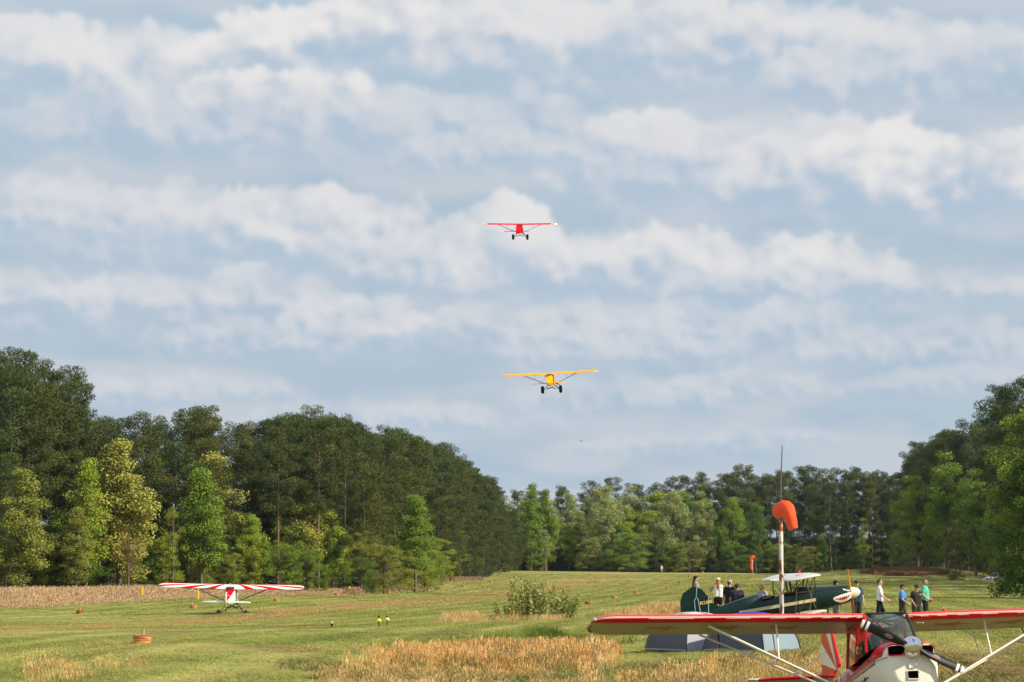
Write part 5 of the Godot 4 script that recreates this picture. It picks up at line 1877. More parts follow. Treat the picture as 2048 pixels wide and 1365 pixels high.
	# clothes
	var cloth := func(called: String, list: Array, color: Color, k := 0.03) -> void:
		var c := Mb.new()
		c.c = Color(color.r, color.g, color.b)
		if called == "polo_shirt":   # navy with bright blue over the shoulder and chest
			grow(c, list, 0.022, k, func(p: Vector3) -> Color: return Color(0.05, 0.22, 0.66) if p.y > 1.16 * h and p.x < 0.10 and p.z > -0.08 else Color(0.006, 0.016, 0.06))
			part(called, c.mesh(), tinted("polo_cloth", 0.8), o)
			return
		grow(c, list, 0.022, k, null)
		var m := mat("cloth_%02x%02x%02x" % [int(color.r * 255), int(color.g * 255), int(color.b * 255)], color, 0.85, 0.0, {"rim_enabled": true, "rim": 0.3})
		part(called, c.mesh(), m, o)
	var shirt := []
	var fit: float = s.get("fit", 0.016) * h
	var hem: float = s.get("hem", 0.86)
	for q in [-1.0, 1.0]:
		shirt.append([P.call(q * 0.065, hem + 0.09, 0.01), P.call(q * 0.075, 1.27, lean * 0.6 + 0.01), 0.116 * h * g + fit, 0.116 * h * g + fit])
	shirt.append([sh[0] - Vector3(0.03, 0.015, 0), sh[1] + Vector3(0.03, -0.015, 0), 0.072 * h + fit, 0.072 * h + fit])
	if not s.get("sleeveless", false):
		for k in 2:
			var el: Vector3 = arms[k][0] * h
			shirt.append([sh[k], sh[k].lerp(el, s.get("sleeve", 0.62)), 0.056 * h + fit, 0.054 * h + fit])
	cloth.call(s.get("top_name", "shirt"), shirt, s.shirt)
	var pants := []
	pants.append([P.call(0.055, 0.93, 0), P.call(-0.055, 0.93, 0), 0.122 * h * g + 0.012, 0.122 * h * g + 0.012])
	var leg: float = s.get("leg", 0.85)
	for k in 2:
		pants.append([hip[k], hip[k].lerp(knee[k], minf(leg, 1.0)), 0.092 * h * g + 0.014, lerpf(0.092, 0.066, minf(leg, 1.0)) * h * g + 0.016])
		if leg > 1.0:
			pants.append([knee[k], knee[k].lerp(ankle[k], leg - 1.0), 0.076 * h, 0.062 * h])
	cloth.call("shorts" if leg <= 1.0 else "trousers", pants, s.shorts)
	for k in 2:
		var shoe := Mb.new()
		grow(shoe, [[ankle[k] + Vector3(0, -0.04, -0.04) * h, ankle[k] + Vector3(0, -0.052, 0.16) * h, 0.046 * h, 0.038 * h], [ankle[k], ankle[k] + Vector3(0, -0.04, 0.02) * h, 0.046 * h, 0.05 * h]], 0.02, 0.02, null)
		part("shoe", shoe.mesh(), mat("shoe", s.get("shoe", Color(0.55, 0.53, 0.50)), 0.8), o)
	# hair and cap
	var hair := Mb.new()
	var hl := [[H.call(0, 0.055, -0.022), H.call(0, 0.06, 0.0), 0.080 * h, 0.074 * h], [H.call(0, 0.01, -0.05), H.call(0, -0.03, -0.05), 0.062 * h, 0.045 * h]]
	if s.get("long", false):
		hl.append([H.call(0, -0.03, -0.07), H.call(0, -0.20, -0.10), 0.055 * h, 0.05 * h])
		hl.append([H.call(0, -0.20, -0.10), H.call(0, -0.33, -0.11), 0.045 * h, 0.018 * h])
	for q in [-1.0, 1.0]:
		hl.append([H.call(q * 0.062, 0.04, -0.02), H.call(q * 0.066, 0.0, -0.012), 0.026 * h, 0.018 * h])
	grow(hair, hl, 0.010, 0.02, null)
	part("hair", hair.mesh(), mat("hair_%d" % int(s.hair.r * 255), s.hair, 0.7), o)
	if s.get("beard", false):
		var be := Mb.new()
		grow(be, [[H.call(-0.055, -0.05, 0.045), H.call(0, -0.092, 0.068), 0.02 * h, 0.03 * h], [H.call(0.055, -0.05, 0.045), H.call(0, -0.092, 0.068), 0.02 * h, 0.03 * h]], 0.009, 0.015, null)
		part("beard", be.mesh(), mats["hair_%d" % int(s.hair.r * 255)], o)
	if s.has("cap"):
		var ct := turn * Basis(Vector3.RIGHT, s.get("cap_tilt", -0.05))
		var cp := Mb.new()
		var prof := []
		for k in 8:
			var a := PI / 2 * k / 7.0
			prof.append(Vector2(0.096 * cos(a), 0.095 * sin(a)) * h)
		cp.lathe(prof, 18, Transform3D(ct, H.call(0, 0.048, -0.008)))
		var cm := mat("cap_%d" % int((s.cap.r * 7 + s.cap.g * 3 + s.cap.b) * 100), s.cap, 0.8)
		var cpo := part("cap", cp.mesh(), cm, o)
		var br := Mb.new()
		var pts := []
		for k in 11:
			var a := lerpf(-1.15, 1.15, k / 10.0)
			pts.append(H.call(0, 0.05, 0) + ct * (Vector3(sin(a) * 0.088, -0.008, 0.03 + cos(a) * 0.14) * h))
		pts.append(H.call(0, 0.05, 0) + ct * (Vector3(0.06, -0.004, 0.055) * h))
		pts.append(H.call(0, 0.05, 0) + ct * (Vector3(-0.06, -0.004, 0.055) * h))
		br.plate(pts, ct * Vector3(0, 0.010, 0))
		part("brim", br.mesh(), mat("brim_%d" % int((s.get("brim", s.cap).r * 7 + s.get("brim", s.cap).g * 3) * 100), s.get("brim", s.cap), 0.8), cpo)
		if s.has("goggles"):
			var go := Mb.new()
			go.box(H.call(0, 0.10, 0.085), Vector3(0.12, 0.035, 0.02) * h, ct, 0.008)
			part("raised_sunglasses", go.mesh(), mat("blue_lens", Color(0.10, 0.32, 0.75), 0.08), o)
	if s.has("print"):
		var pr := Mb.new()
		pr.box(P.call(0.085, 1.33, lean * 0.7 + 0.01) + Vector3(0, 0, 0.125 * h * g + fit), Vector3(0.10, 0.025, 0.006) * h, Basis(Vector3.UP, 0.25), 0.002)
		part("chest_print", pr.mesh(), mat("print_white", Color(0.85, 0.85, 0.85), 0.7), o)
	if s.has("holds"):
		var el: Vector3 = arms[s.holds[0]][0] * h
		var wr: Vector3 = arms[s.holds[0]][1] * h
		var tip: Vector3 = wr + (wr - el).normalized() * 0.12 * h
		var it := Mb.new()
		if s.holds[1] == "can":
			it.lathe([Vector2(0.028, -0.06), Vector2(0.033, -0.055), Vector2(0.033, 0.05), Vector2(0.026, 0.06)], 12, Transform3D(Basis.IDENTITY, tip + Vector3(0, 0, 0.03)))
		else:
			it.box(tip + Vector3(0, 0.01, 0.02), Vector3(0.075, 0.012, 0.15), Basis.IDENTITY, 0.004)
		it.closed(0)
		var hold := part(s.holds[2], it.mesh(), mat("held_" + s.holds[2], s.holds[3], 0.4), self)
		hold.transform = o.transform
		tag(hold, s.holds[4], s.holds[5])

func build_people() -> void:
	var tan_ := Color(0.62, 0.40, 0.28)
	var fair := Color(0.52, 0.31, 0.22)
	var brown := Color(0.42, 0.22, 0.12)
	var back := 178.0
	var G := func(px: float, d: float) -> Vector3: return on_ground(px, d)
	var swing := func(f: float) -> Array: return [[Vector3(0.25, 1.14, -0.10 * f - 0.03), Vector3(0.25, 0.90, 0.06 - 0.12 * f)], [Vector3(-0.25, 1.14, 0.06 * f - 0.05), Vector3(-0.24, 0.92, 0.14 + 0.16 * f)]]
	person("woman in a black cap with long brown hair, behind the top of the biplane's rudder", G.call(1388, 98), back - 75, {"tall": 1.76, "shirt": Color(0.55, 0.55, 0.56), "shorts": Color(0.12, 0.12, 0.14), "skin": fair, "hair": Color(0.30, 0.16, 0.08), "long": true, "cap": Color(0.03, 0.03, 0.035), "shoulders": 0.165, "girth": 0.88, "brim": Color(0.75, 0.75, 0.76)})
	person("woman in a white tank top, black shorts and white cap, hands raised to her face", G.call(1433, 96), back, {"tall": 1.68, "shirt": Color(0.88, 0.88, 0.90), "sleeveless": true, "shorts": Color(0.02, 0.02, 0.022), "leg": 0.42, "skin": Color(0.46, 0.22, 0.115), "hair": Color(0.62, 0.40, 0.18), "long": true, "cap": Color(0.86, 0.87, 0.92), "cap_tilt": 0.25, "shoulders": 0.165, "girth": 0.88, "fit": 0.008, "arms": [[Vector3(0.30, 1.22, 0.10), Vector3(0.11, 1.46, 0.16)], [Vector3(-0.30, 1.22, 0.10), Vector3(-0.11, 1.46, 0.16)]]})
	person("man in a black shirt and grey cap, left of the man in navy", G.call(1456, 93), back - 30, {"tall": 1.66, "look": -25.0, "shirt": Color(0.025, 0.025, 0.03), "shorts": Color(0.06, 0.06, 0.07), "leg": 1.9, "skin": fair, "hair": Color(0.22, 0.19, 0.17), "cap": Color(0.62, 0.64, 0.67), "brim": Color(0.06, 0.07, 0.10)})
	person("bareheaded stout man in a navy T-shirt seen from behind the biplane's tail", G.call(1470, 91), back, {"tall": 1.58, "girth": 1.28, "shoulders": 0.205, "shirt": Color(0.085, 0.10, 0.20), "shorts": Color(0.10, 0.10, 0.12), "skin": brown, "hair": Color(0.15, 0.11, 0.09)})
	person("grey-haired man in a pale grey T-shirt beside the biplane's rear cockpit", G.call(1520, 91), back + 135, {"tall": 1.56, "look": -40.0, "shirt": Color(0.58, 0.62, 0.70), "shorts": Color(0.12, 0.12, 0.13), "skin": Color(0.50, 0.27, 0.17), "hair": Color(0.36, 0.28, 0.22), "girth": 1.1})
	person("man in a black cap with blue sunglasses on it, behind the biplane's nose", G.call(1666, 94), back - 70, {"tall": 1.74, "shirt": Color(0.16, 0.16, 0.18), "shorts": Color(0.42, 0.42, 0.42), "skin": Color(0.36, 0.17, 0.10), "hair": Color(0.12, 0.08, 0.06), "cap": Color(0.02, 0.02, 0.025), "goggles": true})
	person("man in a blue T-shirt and dark cap behind the biplane's spinner and propeller", G.call(1707, 97), 10.0, {"tall": 1.72, "girth": 1.15, "shirt": Color(0.06, 0.22, 0.36), "shorts": Color(0.10, 0.12, 0.16), "leg": 1.9, "skin": fair, "hair": Color(0.14, 0.10, 0.08), "cap": Color(0.05, 0.07, 0.14), "holds": [1, "phone", "white_cup", Color(0.85, 0.85, 0.86), "white thing in the hand of the man in the blue T-shirt", "cup"]})
	person("red-haired man in a white T-shirt and navy shorts, walking to the right", G.call(1753, 96), 82.0, {"tall": 1.80, "stride": 0.20, "girth": 0.92, "shirt": Color(0.92, 0.92, 0.97), "shorts": Color(0.025, 0.055, 0.15), "skin": Color(0.62, 0.36, 0.25), "hair": Color(0.34, 0.13, 0.05), "glasses": true, "arms": [[Vector3(0.24, 1.14, -0.06), Vector3(0.20, 0.98, 0.16)], [Vector3(-0.24, 1.13, 0.06), Vector3(-0.20, 0.97, 0.30)]], "holds": [1, "phone", "phone", Color(0.16, 0.16, 0.18), "dark phone in the hand of the man in the white T-shirt", "phone"]})
	person("man in a bright blue and navy polo shirt and black cap, walking to the right", G.call(1798, 96), 68.0, {"tall": 1.60, "stride": 0.16, "girth": 1.1, "top_name": "polo_shirt", "shirt": Color(0.03, 0.10, 0.30), "shorts": Color(0.26, 0.23, 0.20), "skin": fair, "hair": Color(0.12, 0.09, 0.08), "cap": Color(0.03, 0.025, 0.03), "glasses": true, "look": 12.0, "arms": [[Vector3(0.25, 1.13, -0.08), Vector3(0.25, 0.90, 0.0)], [Vector3(-0.26, 1.12, 0.06), Vector3(-0.16, 0.95, 0.27)]]})
	person("man in a charcoal T-shirt with a chest print and camouflage shorts", G.call(1826, 95), 25.0, {"tall": 1.60, "girth": 1.15, "stride": 0.12, "shirt": Color(0.125, 0.105, 0.105), "shorts": Color(0.23, 0.20, 0.13), "skin": fair, "hair": Color(0.10, 0.08, 0.07), "cap": Color(0.02, 0.02, 0.022), "glasses": true, "print": true, "arms": swing.call(0.5)})
	person("bearded blond man in a turquoise T-shirt holding a red can, rightmost of the walkers", G.call(1843, 99), 70.0, {"tall": 1.78, "girth": 1.05, "shirt": Color(0.30, 0.72, 0.64), "shorts": Color(0.045, 0.04, 0.04), "skin": Color(0.56, 0.33, 0.23), "hair": Color(0.50, 0.36, 0.19), "beard": true, "glasses": true, "arms": [[Vector3(0.26, 1.15, -0.04), Vector3(0.24, 0.98, 0.16)], [Vector3(-0.26, 1.15, -0.04), Vector3(-0.26, 0.98, 0.14)]], "holds": [1, "can", "drink_can", Color(0.62, 0.05, 0.07), "red drink can in the hand of the man in the turquoise T-shirt", "drink can"]})
	person("tiny far-off person in white where the strip meets the far wood", G.call(1321, 545), 20.0, {"tall": 1.75, "shirt": Color(0.80, 0.74, 0.76), "shorts": Color(0.60, 0.58, 0.58), "skin": fair, "hair": Color(0.2, 0.15, 0.1)})

# ---------------------------------------------------------------- small things
func build_tent(label: String, where: Vector3, half: float, tall: float, turn: float, left: Color, right: Color, fly: Color, sx: float) -> void:
	var o := thing("tent", label, "tent", Transform3D(Basis(Vector3.UP, deg_to_rad(turn)) * Basis.from_scale(Vector3(sx, 1, 1)), where - Vector3(0, 0.02, 0)))
	var prof := func(t: float) -> Vector2:   # half width, height
		var a := t * PI / 2
		return Vector2(half * pow(cos(a), 0.85), tall * pow(sin(a), 1.15))
	var corners := [Vector2(1, 1), Vector2(1, -1), Vector2(-1, -1), Vector2(-1, 1)]
	for k in 4:
		var m := Mb.new()
		var c0: Vector2 = corners[k]
		var c1: Vector2 = corners[(k + 1) % 4]
		for i in 10:
			for j in 6:
				var quadp := []
				for w in [[i, j], [i, j + 1], [i + 1, j + 1], [i + 1, j]]:
					var pr: Vector2 = prof.call(w[0] / 10.0 * 0.99)
					var f: float = w[1] / 6.0
					var e := c0.lerp(c1, f) * pr.x
					var sag := 1.0 - 0.10 * sin(PI * f) * sin(PI * w[0] / 10.0)
					quadp.append(Vector3(e.x * sag, pr.y * (1.0 - 0.03 * sin(PI * f)) + 0.01 * sin(f * 23.0 + w[0]), e.y * sag))
				m.quad(quadp[0], quadp[1], quadp[2], quadp[3])
		part("panel", m.mesh(), mat("tent_%02x%02x%02x" % [int((left if k % 2 == 0 else right).r * 255), int((left if k % 2 == 0 else right).g * 255), int((left if k % 2 == 0 else right).b * 255)], left if k % 2 == 0 else right, 0.75, 0.0, {"metallic_specular": 0.2}), o)
		var hem := Mb.new()
		hem.path([Vector3(c0.x * half, 0.03, c0.y * half), Vector3(c1.x * half, 0.03, c1.y * half)], [0.03, 0.03], 6)
		part("hem", hem.mesh(), mat("tent_hem", Color(0.55, 0.58, 0.62), 0.7), o)
		var pole := Mb.new()
		var pts := []
		var rad := []
		for i in 11:
			var pr: Vector2 = prof.call(i / 10.0 * 0.98)
			pts.append(Vector3(c0.x * pr.x * 1.015, pr.y + 0.015, c0.y * pr.x * 1.015))
			rad.append(0.014)
		pole.path(pts, rad, 6)
		part("tent_pole", pole.mesh(), mat("black_paint", Color(0.03, 0.03, 0.03), 0.4), o)
	var top := Mb.new()
	var rings := []
	for i in 6:
		var pr: Vector2 = prof.call(0.52 + 0.48 * i / 5.0 * 0.98)
		var r := PackedVector3Array()
		for c in 16:
			var s := c / 4.0
			var a: Vector2 = corners[int(s)]
			var b: Vector2 = corners[(int(s) + 1) % 4]
			var e := a.lerp(b, s - int(s)) * (pr.x * 1.05 + 0.02)
			r.append(Vector3(e.x, pr.y + 0.03 - (0.05 if i == 0 else 0.0), e.y))
		rings.append(r)
	top.loft(rings)
	part("rain_fly", top.mesh(), mat("fly_%d" % int(fly.r * 255), fly, 0.55), o)

func build_windsock(label: String, where: Vector3, pole_h: float, whip_h: float, scale: float, path_pts: Array, radii: Array, sock_y: float, pole_r: float) -> void:
	var o := thing("windsock", label, "windsock", Transform3D(Basis.IDENTITY, where))
	var p := Mb.new()
	p.lathe([Vector2(pole_r, -0.3), Vector2(pole_r, pole_h * 0.5), Vector2(pole_r * 0.96, pole_h), Vector2(0, pole_h + 0.002)], 14)
	var rust := painted(64, 256, func(u: float, v: float) -> Color:
		var n := n_fine.get_noise_2d(u * 9.0, v * 26.0) + 0.6 * n_fine.get_noise_2d(u * 30.0, v * 90.0)
		var band := smooth(0.66, 0.78, u) * (1.0 - smooth(0.90, 0.98, u)) * 0.5
		if n + band + (0.9 if v < 0.07 else 0.0) > 0.42: return Color(0.52, 0.30, 0.15).lerp(Color(0.36, 0.20, 0.10), clampf(n, 0.0, 1.0))
		return Color(0.80, 0.79, 0.74) * (0.93 + 0.1 * n))
	var pm := mat("painted_pole_" + str(pole_h), Color.WHITE, 0.6, 0.0, {"albedo_texture": rust})
	part("pole", p.mesh(func(q: Vector3) -> Vector2: return Vector2(atan2(q.z, q.x) / TAU + 0.5, 1.0 - q.y / pole_h)), pm, o)
	var steel := mat("whip_steel", Color(0.42, 0.40, 0.38), 0.5, 0.4)
	if whip_h > 0.0:
		var w := Mb.new()
		w.path([Vector3(0, pole_h - 0.3, 0), Vector3(0.01, pole_h + whip_h * 0.5, 0), Vector3(0.065, pole_h + whip_h, 0)], [0.028, 0.024, 0.014], 8)
		part("whip_mast", w.mesh(), steel, o)
		var br := Mb.new()
		br.box(Vector3(-pole_r - 0.02, pole_h - 0.10, 0), Vector3(0.05, 0.24, 0.06), Basis.IDENTITY, 0.008)
		part("bracket", br.mesh(), mat("rusty_iron", Color(0.40, 0.24, 0.14), 0.8), o)
	var orange := Color(1.0, 0.31, 0.05)
	var s := Mb.new()
	var rings := []
	for i in path_pts.size():
		var d: Vector3 = path_pts[mini(i + 1, path_pts.size() - 1)] - path_pts[maxi(i - 1, 0)]
		var c := Mb.circle(Vector3(0, sock_y, 0) + path_pts[i] * scale, d, radii[i] * scale, 24)
		for k in c.size():   # soft folds in the cloth
			var m: Vector3 = c[k] - (Vector3(0, sock_y, 0) + path_pts[i] * scale)
			c[k] += m * 0.09 * sin(k * 2.1 + i * 1.7) * minf(1.0, i * 0.4)
		rings.append(c)
	s.loft(rings, false)
	var sock := part("sock", s.mesh(), mat("orange_cloth", orange, 0.75, 0.0, {"backlight_enabled": true, "backlight": Color(0.5, 0.5, 0.5)}), o)
	var hoop := Mb.new()
	var c0: PackedVector3Array = rings[0]
	var hp := []
	var hr := []
	for k in c0.size() + 1:
		hp.append(c0[k % c0.size()])
		hr.append(0.014 * scale)
	hoop.path(hp, hr, 6, false)
	part("hoop", hoop.mesh(), steel, sock)
	if whip_h > 0.0:
		var pt := Mb.new()   # the faded patch at the mouth
		for i in 2:
			for k in range(13, 20):
				var a: Vector3 = rings[i][k]
				var b: Vector3 = rings[i][k + 1]
				var c: Vector3 = rings[i + 1][k + 1]
				var d: Vector3 = rings[i + 1][k]
				var m: Vector3 = (rings[i][0] + rings[i][12]) * 0.5
				pt.quad(a + (a - m) * 0.015, b + (b - m) * 0.015, c + (c - m) * 0.015, d + (d - m) * 0.015)
		part("faded_patch", pt.mesh(), mat("faded_cloth", Color(0.93, 0.42, 0.36), 0.8, 0.0, {"backlight_enabled": true, "backlight": Color(0.5, 0.5, 0.5)}), sock)

func build_barrels() -> void:
	var spots := [
		[291, 80.5, "nearest orange half barrel, in the left foreground on the mown grass"],
		[168, 190, "weathered half barrel at the far left, before the dry weeds"],
		[392, 204, "orange half barrel under the left wing of the striped airplane"],
		[557, 228, "orange half barrel under the right wing of the striped airplane"],
		[677, 272, "orange half barrel right of the striped airplane's wing tip, by the dry weeds"],
		[779, 303, "half barrel by the bushes where the left wood turns away"],
		[858, 335, "half barrel on the strip's left edge, just beyond the one by the bushes"],
		[927, 360, "half barrel on the strip's left edge where the ground starts to rise"],
		[982, 420, "small half barrel on the rise at the strip's left edge, last but one"],
		[1030, 470, "tiny half barrel at the top of the rise, last of the left row"],
		[1017, 160, "half barrel almost hidden in dry grass left of the leafy bush"],
		[1108, 200, "grey half barrel seen through the leafy bush"],
		[1174, 230, "reddish half barrel just right of the leafy bush"],
		[1227, 262, "orange half barrel in the right row, above the parked airplane's wing tip"],
		[1270, 312, "orange half barrel in the right row, third beyond the leafy bush"],
		[1332, 360, "orange half barrel in the right row, left of the biplane's rudder"],
		[1356, 420, "brown half barrel in the right row, just left of the woman in the black cap"],
		[1376, 480, "half barrel in the right row, above the woman in the black cap"],
		[1402, 552, "last tiny half barrel of the right row, at the top of the rise"],
	]
	var rust := painted(128, 64, func(u: float, v: float) -> Color:
		var n := n_fine.get_noise_2d(u * 40.0, v * 12.0)
		var m := n_fine.get_noise_2d(u * 12.0 + 60.0, v * 30.0)
		var c := Color(0.86, 0.60, 0.31).lerp(Color(0.80, 0.50, 0.26), clampf(0.5 + n, 0.0, 1.0))
		return c.lerp(Color(0.45, 0.22, 0.12), clampf(m * 2.0, 0.0, 1.0)))
	var side := Mb.new()
	side.lathe([Vector2(0.285, -0.05), Vector2(0.29, 0.0), Vector2(0.283, 0.02), Vector2(0.283, 0.13), Vector2(0.288, 0.14), Vector2(0.283, 0.15), Vector2(0.283, 0.255), Vector2(0.292, 0.265), Vector2(0.292, 0.28), Vector2(0.272, 0.28), Vector2(0.268, 0.262), Vector2(0, 0.258)], 24)
	var shell := side.mesh(func(q: Vector3) -> Vector2: return Vector2(atan2(q.z, q.x) / TAU + 0.5, 1.0 - q.y / 0.3))
	var rm := mat("rusty_orange", Color.WHITE, 0.75, 0.0, {"albedo_texture": rust})
	var rod := Mb.new()
	rod.path([Vector3(0.03, 0.25, 0), Vector3(0.05, 0.36, 0), Vector3(0.06, 0.46, 0.0)], [0.04, 0.034, 0.030], 8)
	var lamp := rod.mesh()
	var lm := mat("lamp_grey", Color(0.66, 0.66, 0.64), 0.5)
	var wm := mat("rusty_worn", Color(0.80, 0.66, 0.58), 0.8, 0.0, {"albedo_texture": rust})
	var proto: Node3D
	for i in spots.size():
		var s = spots[i]
		var o: Node3D
		if i == 0:
			o = thing("half_barrel", s[2], "half barrel", Transform3D(), "half barrels marking the edges of the strip")
			part("barrel", shell, rm, o)
			part("lamp_stub", lamp, lm, o)
			proto = o
		else:
			o = proto.duplicate()
			o.name = numbered("half_barrel")
			add_child(o)
			tag(o, s[2], "half barrel", "half barrels marking the edges of the strip")
			if i in [1, 11, 12, 16]:
				o.get_node("barrel").material_override = wm
		o.transform = Transform3D(Basis(Vector3.UP, i * 1.3) * Basis(Vector3.RIGHT, 0.03 * sin(i * 2.0)), on_ground(s[0], s[1]))

func build_lights_and_stakes() -> void:
	for s in [[760, 113, "yellow-hooded strip light on a black post, left of the pair"], [776.5, 117, "yellow-hooded strip light on a black post, right of the pair"]]:
		var o := thing("strip_light", s[2], "strip light", Transform3D(Basis.IDENTITY, on_ground(s[0], s[1])), "yellow-hooded strip lights")
		var b := Mb.new()
		b.lathe([Vector2(0.03, -0.1), Vector2(0.03, 0.36), Vector2(0.022, 0.37)], 10)
		part("post", b.mesh(), mat("black_paint", Color(0.03, 0.03, 0.03), 0.4), o)
		var hd := Mb.new()
		hd.lathe([Vector2(0.135, 0.27), Vector2(0.13, 0.285), Vector2(0.085, 0.35), Vector2(0.04, 0.39), Vector2(0.035, 0.395)], 16)
		part("hood", hd.mesh(), mat("yellow_hood", Color(0.93, 0.78, 0.05), 0.5), o)
		var t := Mb.new()
		t.ball(Vector3(0, 0.44, 0), Vector3(0.05, 0.06, 0.05))
		part("lens", t.mesh(), mat("blue_black_glass", Color(0.03, 0.04, 0.12), 0.15), o)
	var o := thing("strip_light", "bare grey strip light on a short stem, left of the yellow-hooded pair", "strip light", Transform3D(Basis.IDENTITY, on_ground(667, 112)))
	var b := Mb.new()
	b.lathe([Vector2(0.025, -0.1), Vector2(0.03, 0.10), Vector2(0.055, 0.16), Vector2(0.06, 0.20)], 10)
	part("stem", b.mesh(), mat("black_paint", Color(0.03, 0.03, 0.03), 0.4), o)
	var l := Mb.new()
	l.lathe([Vector2(0.055, 0.20), Vector2(0.05, 0.27), Vector2(0.025, 0.31), Vector2(0, 0.315)], 12)
	part("lens", l.mesh(), mat("clear_lens", Color(0.72, 0.74, 0.76), 0.15), o)
	for s in [[291, 235, 1.25, "yellow stake at the wood's edge, left of the striped wing"], [402, 240, 1.3, "yellow stake in the dry weeds under the striped wing"], [702, 276, 1.0, "short yellow stake before the bushes at left"], [1746, 405, 1.6, "yellow stake beside the brown bank at far right"], [3, 228, 1.2, "yellow stake at the very left edge of the photo"]]:
		var st := Mb.new()
		st.box(Vector3(0, s[2] / 2.0 - 0.05, 0), Vector3(0.16, s[2], 0.05), Basis.IDENTITY, 0.01)
		var q := part("marker_stake", st.mesh(), mat("stake_yellow", Color(0.90, 0.72, 0.05), 0.6), self, Transform3D(Basis(Vector3.UP, 0.3), on_ground(s[0], s[1])))
		tag(q, s[3], "marker stake", "yellow marker stakes")
	var pl := Mb.new()
	pl.box(Vector3(0, 0.06, 0), Vector3(0.38, 0.04, 0.28), Basis(Vector3.BACK, 0.06), 0.01)
	var q := part("ground_marker_plate", pl.mesh(), mat("faded_pink", Color(0.80, 0.56, 0.46), 0.7), self, Transform3D(Basis.IDENTITY, on_ground(876, 121)))
	tag(q, "flat pinkish plate lying on the grass left of the small straw-coloured tuft", "marker plate")

func build_bush() -> void:
	var o := thing("bush", "leafy bush of upright shoots standing on the strip's edge, right of centre", "bush", Transform3D(Basis.from_scale(Vector3(1.15, 1.12, 1.15)), on_ground(1068, 126)))
	var w := Mb.new()
	w.c = Color(0.17, 0.13, 0.08)
	var v := PackedVector3Array()
	var c := PackedColorArray()
	for i in 84:
		var who := i % 10
		var base := Vector3(rng.randfn() * 0.42 - 0.15, 0, rng.randfn() * 0.35)
		var mid := 1.0
		if who >= 6 and who < 9:
			base = Vector3(1.0 + rng.randfn() * 0.30, 0, rng.randfn() * 0.3)
			mid = 0.72
		elif who == 9:
			base = Vector3(-1.35 + rng.randfn() * 0.35, 0, rng.randfn() * 0.3)
			mid = 0.5
		var tall := mid * rng.randf_range(0.7, 1.95)
		var top := base + Vector3(base.x * 0.18 + rng.randf_range(-0.15, 0.15), tall, rng.randf_range(-0.12, 0.12))
		w.path([base, base.lerp(top, 0.5) + Vector3(rng.randf_range(-0.05, 0.05), 0, 0), top], [0.012, 0.009, 0.004], 4)
		for k in 52:
			var s := 0.12 + 0.88 * pow(rng.randf(), 0.8)
			var at_ := base.lerp(top, s)
			var n := (unit() + Vector3(0, 0.7, 0)).normalized()
			var t := unit()
			t = (t - n * t.dot(n)).normalized()
			var sd := n.cross(t)
			var z := rng.randf_range(0.08, 0.15)
			var p := at_ + unit() * 0.05
			v.append_array([p, p + t * z * 0.5 + sd * z * 0.3, p + t * z, p, p + t * z, p + t * z * 0.5 - sd * z * 0.3])
			var col := Color(0.27, 0.34, 0.06).lerp(Color(0.36, 0.35, 0.10), rng.randf()) * rng.randf_range(0.75, 1.2)
			for x in 6:
				c.append(col)
	part("stems", w.mesh(), tinted("bark", 0.95), o)
	part("leaves", soup(v, c), tinted("bush_leaves", 0.55, {"backlight_enabled": true, "backlight": Color(0.5, 0.5, 0.5)}), o)

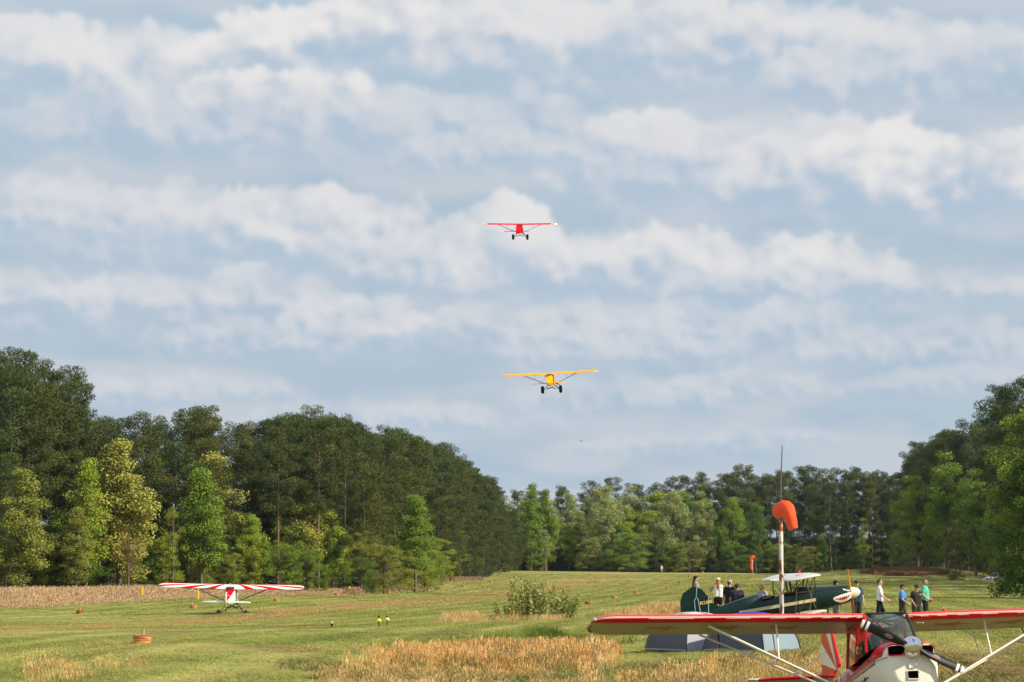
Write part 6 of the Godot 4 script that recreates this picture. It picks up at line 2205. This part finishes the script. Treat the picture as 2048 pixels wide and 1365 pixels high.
func build_car() -> void:
	var b := Basis(Vector3.UP, deg_to_rad(-38.0))
	var o := thing("car", "white car parked on the grass, half hidden behind the nearest tree at the right edge", "car", Transform3D(b, on_ground(1983, 385)))
	var white := paint("car_white", Color(0.90, 0.90, 0.92))
	var dark := mat("car_glass", Color(0.04, 0.05, 0.06), 0.08)
	var body := Mb.new()
	body.loft([ring(2.30, 0.78, 0.45, 0.82, 4.0), ring(2.22, 0.90, 0.34, 0.98, 4.0), ring(1.2, 0.94, 0.30, 1.10, 5.0), ring(-1.9, 0.95, 0.30, 1.12, 5.0), ring(-2.25, 0.90, 0.36, 1.08, 4.0)])
	part("car_body", body.mesh(), white, o)
	var cab := Mb.new()
	cab.loft([ring(1.15, 0.80, 1.0, 1.10, 4.0), ring(0.35, 0.78, 1.0, 1.68, 5.0), ring(-1.5, 0.78, 1.0, 1.76, 5.0), ring(-2.1, 0.74, 1.0, 1.45, 4.0)])
	part("cabin", cab.mesh(), white, o)
	var ws := Mb.new()
	ws.box(Vector3(0, 1.42, 0.72), Vector3(1.36, 0.70, 0.03), Basis(Vector3.RIGHT, -0.92), 0.01)
	part("windscreen", ws.mesh(), dark, o)
	for s in [-1.0, 1.0]:
		var sw := Mb.new()
		sw.box(Vector3(s * 0.79, 1.40, -0.6), Vector3(0.03, 0.40, 1.9), Basis.IDENTITY, 0.01)
		part("side_window", sw.mesh(), dark, o)
		var hl := Mb.new()
		hl.box(Vector3(s * 0.66, 0.80, 2.24), Vector3(0.34, 0.16, 0.08), Basis(Vector3.UP, s * 0.3), 0.03)
		part("headlight", hl.mesh(), mat("headlight", Color(0.75, 0.78, 0.82), 0.1, 0.3), o)
		for z in [1.42, -1.38]:
			wheel("wheel", o, Vector3(s * 0.82, 0.36, z), 0.36, 0.24, mats["rubber"], mat("alloy", Color(0.55, 0.56, 0.58), 0.3, 0.8))
		var mi := Mb.new()
		mi.box(Vector3(s * 1.02, 1.15, 0.75), Vector3(0.18, 0.14, 0.10), Basis.IDENTITY, 0.03)
		part("wing_mirror", mi.mesh(), white, o)
	var gr := Mb.new()
	gr.box(Vector3(0, 0.76, 2.28), Vector3(0.86, 0.20, 0.06), Basis.IDENTITY, 0.02)
	part("grille", gr.mesh(), mats["black_paint"], o)
	var bp := Mb.new()
	bp.box(Vector3(0, 0.46, 2.30), Vector3(1.3, 0.16, 0.08), Basis.IDENTITY, 0.03)
	part("lower_grille", bp.mesh(), mats["black_paint"], o)

func build_bird() -> void:
	var o := thing("bird", "small dark bird gliding over the far wood", "bird", Transform3D(Basis(Vector3.UP, 0.4) * Basis(Vector3.BACK, 0.06), at(1163, 883, 190)))
	var b := Mb.new()
	b.path([Vector3(0, 0, 0.12), Vector3(0, 0.005, 0.07), Vector3(0, 0, 0), Vector3(0, 0, -0.10), Vector3(0, 0, -0.17)], [0.006, 0.024, 0.036, 0.022, 0.008], 8)
	var dm := mat("bird_dark", Color(0.06, 0.055, 0.05), 0.8)
	part("body", b.mesh(), dm, o)
	for s in [-1.0, 1.0]:
		var w := Mb.new()
		w.plate([Vector3(s * 0.02, 0.01, 0.05), Vector3(s * 0.15, 0.035, 0.06), Vector3(s * 0.31, 0.02, -0.02), Vector3(s * 0.16, 0.03, -0.05), Vector3(s * 0.02, 0.01, -0.05)], Vector3(0, 0.008, 0))
		part("wing", w.mesh(), dm, o)
	var t := Mb.new()
	t.plate([Vector3(-0.015, 0, -0.14), Vector3(0.015, 0, -0.14), Vector3(0.04, 0, -0.25), Vector3(-0.04, 0, -0.25)], Vector3(0, 0.006, 0))
	part("tail", t.mesh(), dm, o)

func build_things() -> void:
	build_parked_plane()
	build_flying()
	build_biplane()
	build_tent("grey dome tent with a white top, left of the pair under the red wing", on_ground(1383, 74.0), 1.0, 1.1, 33.0, Color(0.36, 0.37, 0.41), Color(0.60, 0.62, 0.66), Color(0.74, 0.75, 0.76), 1.0)
	build_tent("grey dome tent with a blue rain fly, right of the pair under the red wing", on_ground(1499, 72.5), 1.0, 1.09, 53.0, Color(0.34, 0.36, 0.40), Color(0.50, 0.57, 0.63), Color(0.085, 0.11, 0.62), 1.0)
	var base := on_ground(1558.5, 73.0)
	var ph := at(1559, 1046, 73.0).y - base.y
	build_windsock("orange windsock drooping from a rusty white pole in front of the biplane", base, ph, at(1565, 892, 73.0).y - base.y - ph, 0.90,
		[Vector3(0.02, 0.0, -0.30), Vector3(0.08, 0.03, -0.10), Vector3(0.13, 0.06, 0.08), Vector3(0.16, 0.07, 0.24), Vector3(0.20, 0.02, 0.36), Vector3(0.24, -0.14, 0.43), Vector3(0.29, -0.36, 0.46), Vector3(0.345, -0.58, 0.50)],
		[0.285, 0.305, 0.29, 0.25, 0.22, 0.20, 0.18, 0.15], at(1565, 1023, 73.0).y - base.y, 0.066)
	var b2 := on_ground(1501.5, 470.0)
	build_windsock("small far-off orange windsock hanging limp before the far wood", b2, 3.4, 0.0, 3.1,
		[Vector3(0.08, 0.10, 0.02), Vector3(0.02, 0.13, 0.05), Vector3(-0.06, 0.08, 0.05), Vector3(-0.09, -0.08, 0.05), Vector3(-0.09, -0.32, 0.05), Vector3(-0.085, -0.60, 0.05)],
		[0.10, 0.105, 0.10, 0.085, 0.075, 0.065], 3.1, 0.09)
	build_people()
	build_barrels()
	build_lights_and_stakes()
	build_bush()
	build_car()
	build_bird()
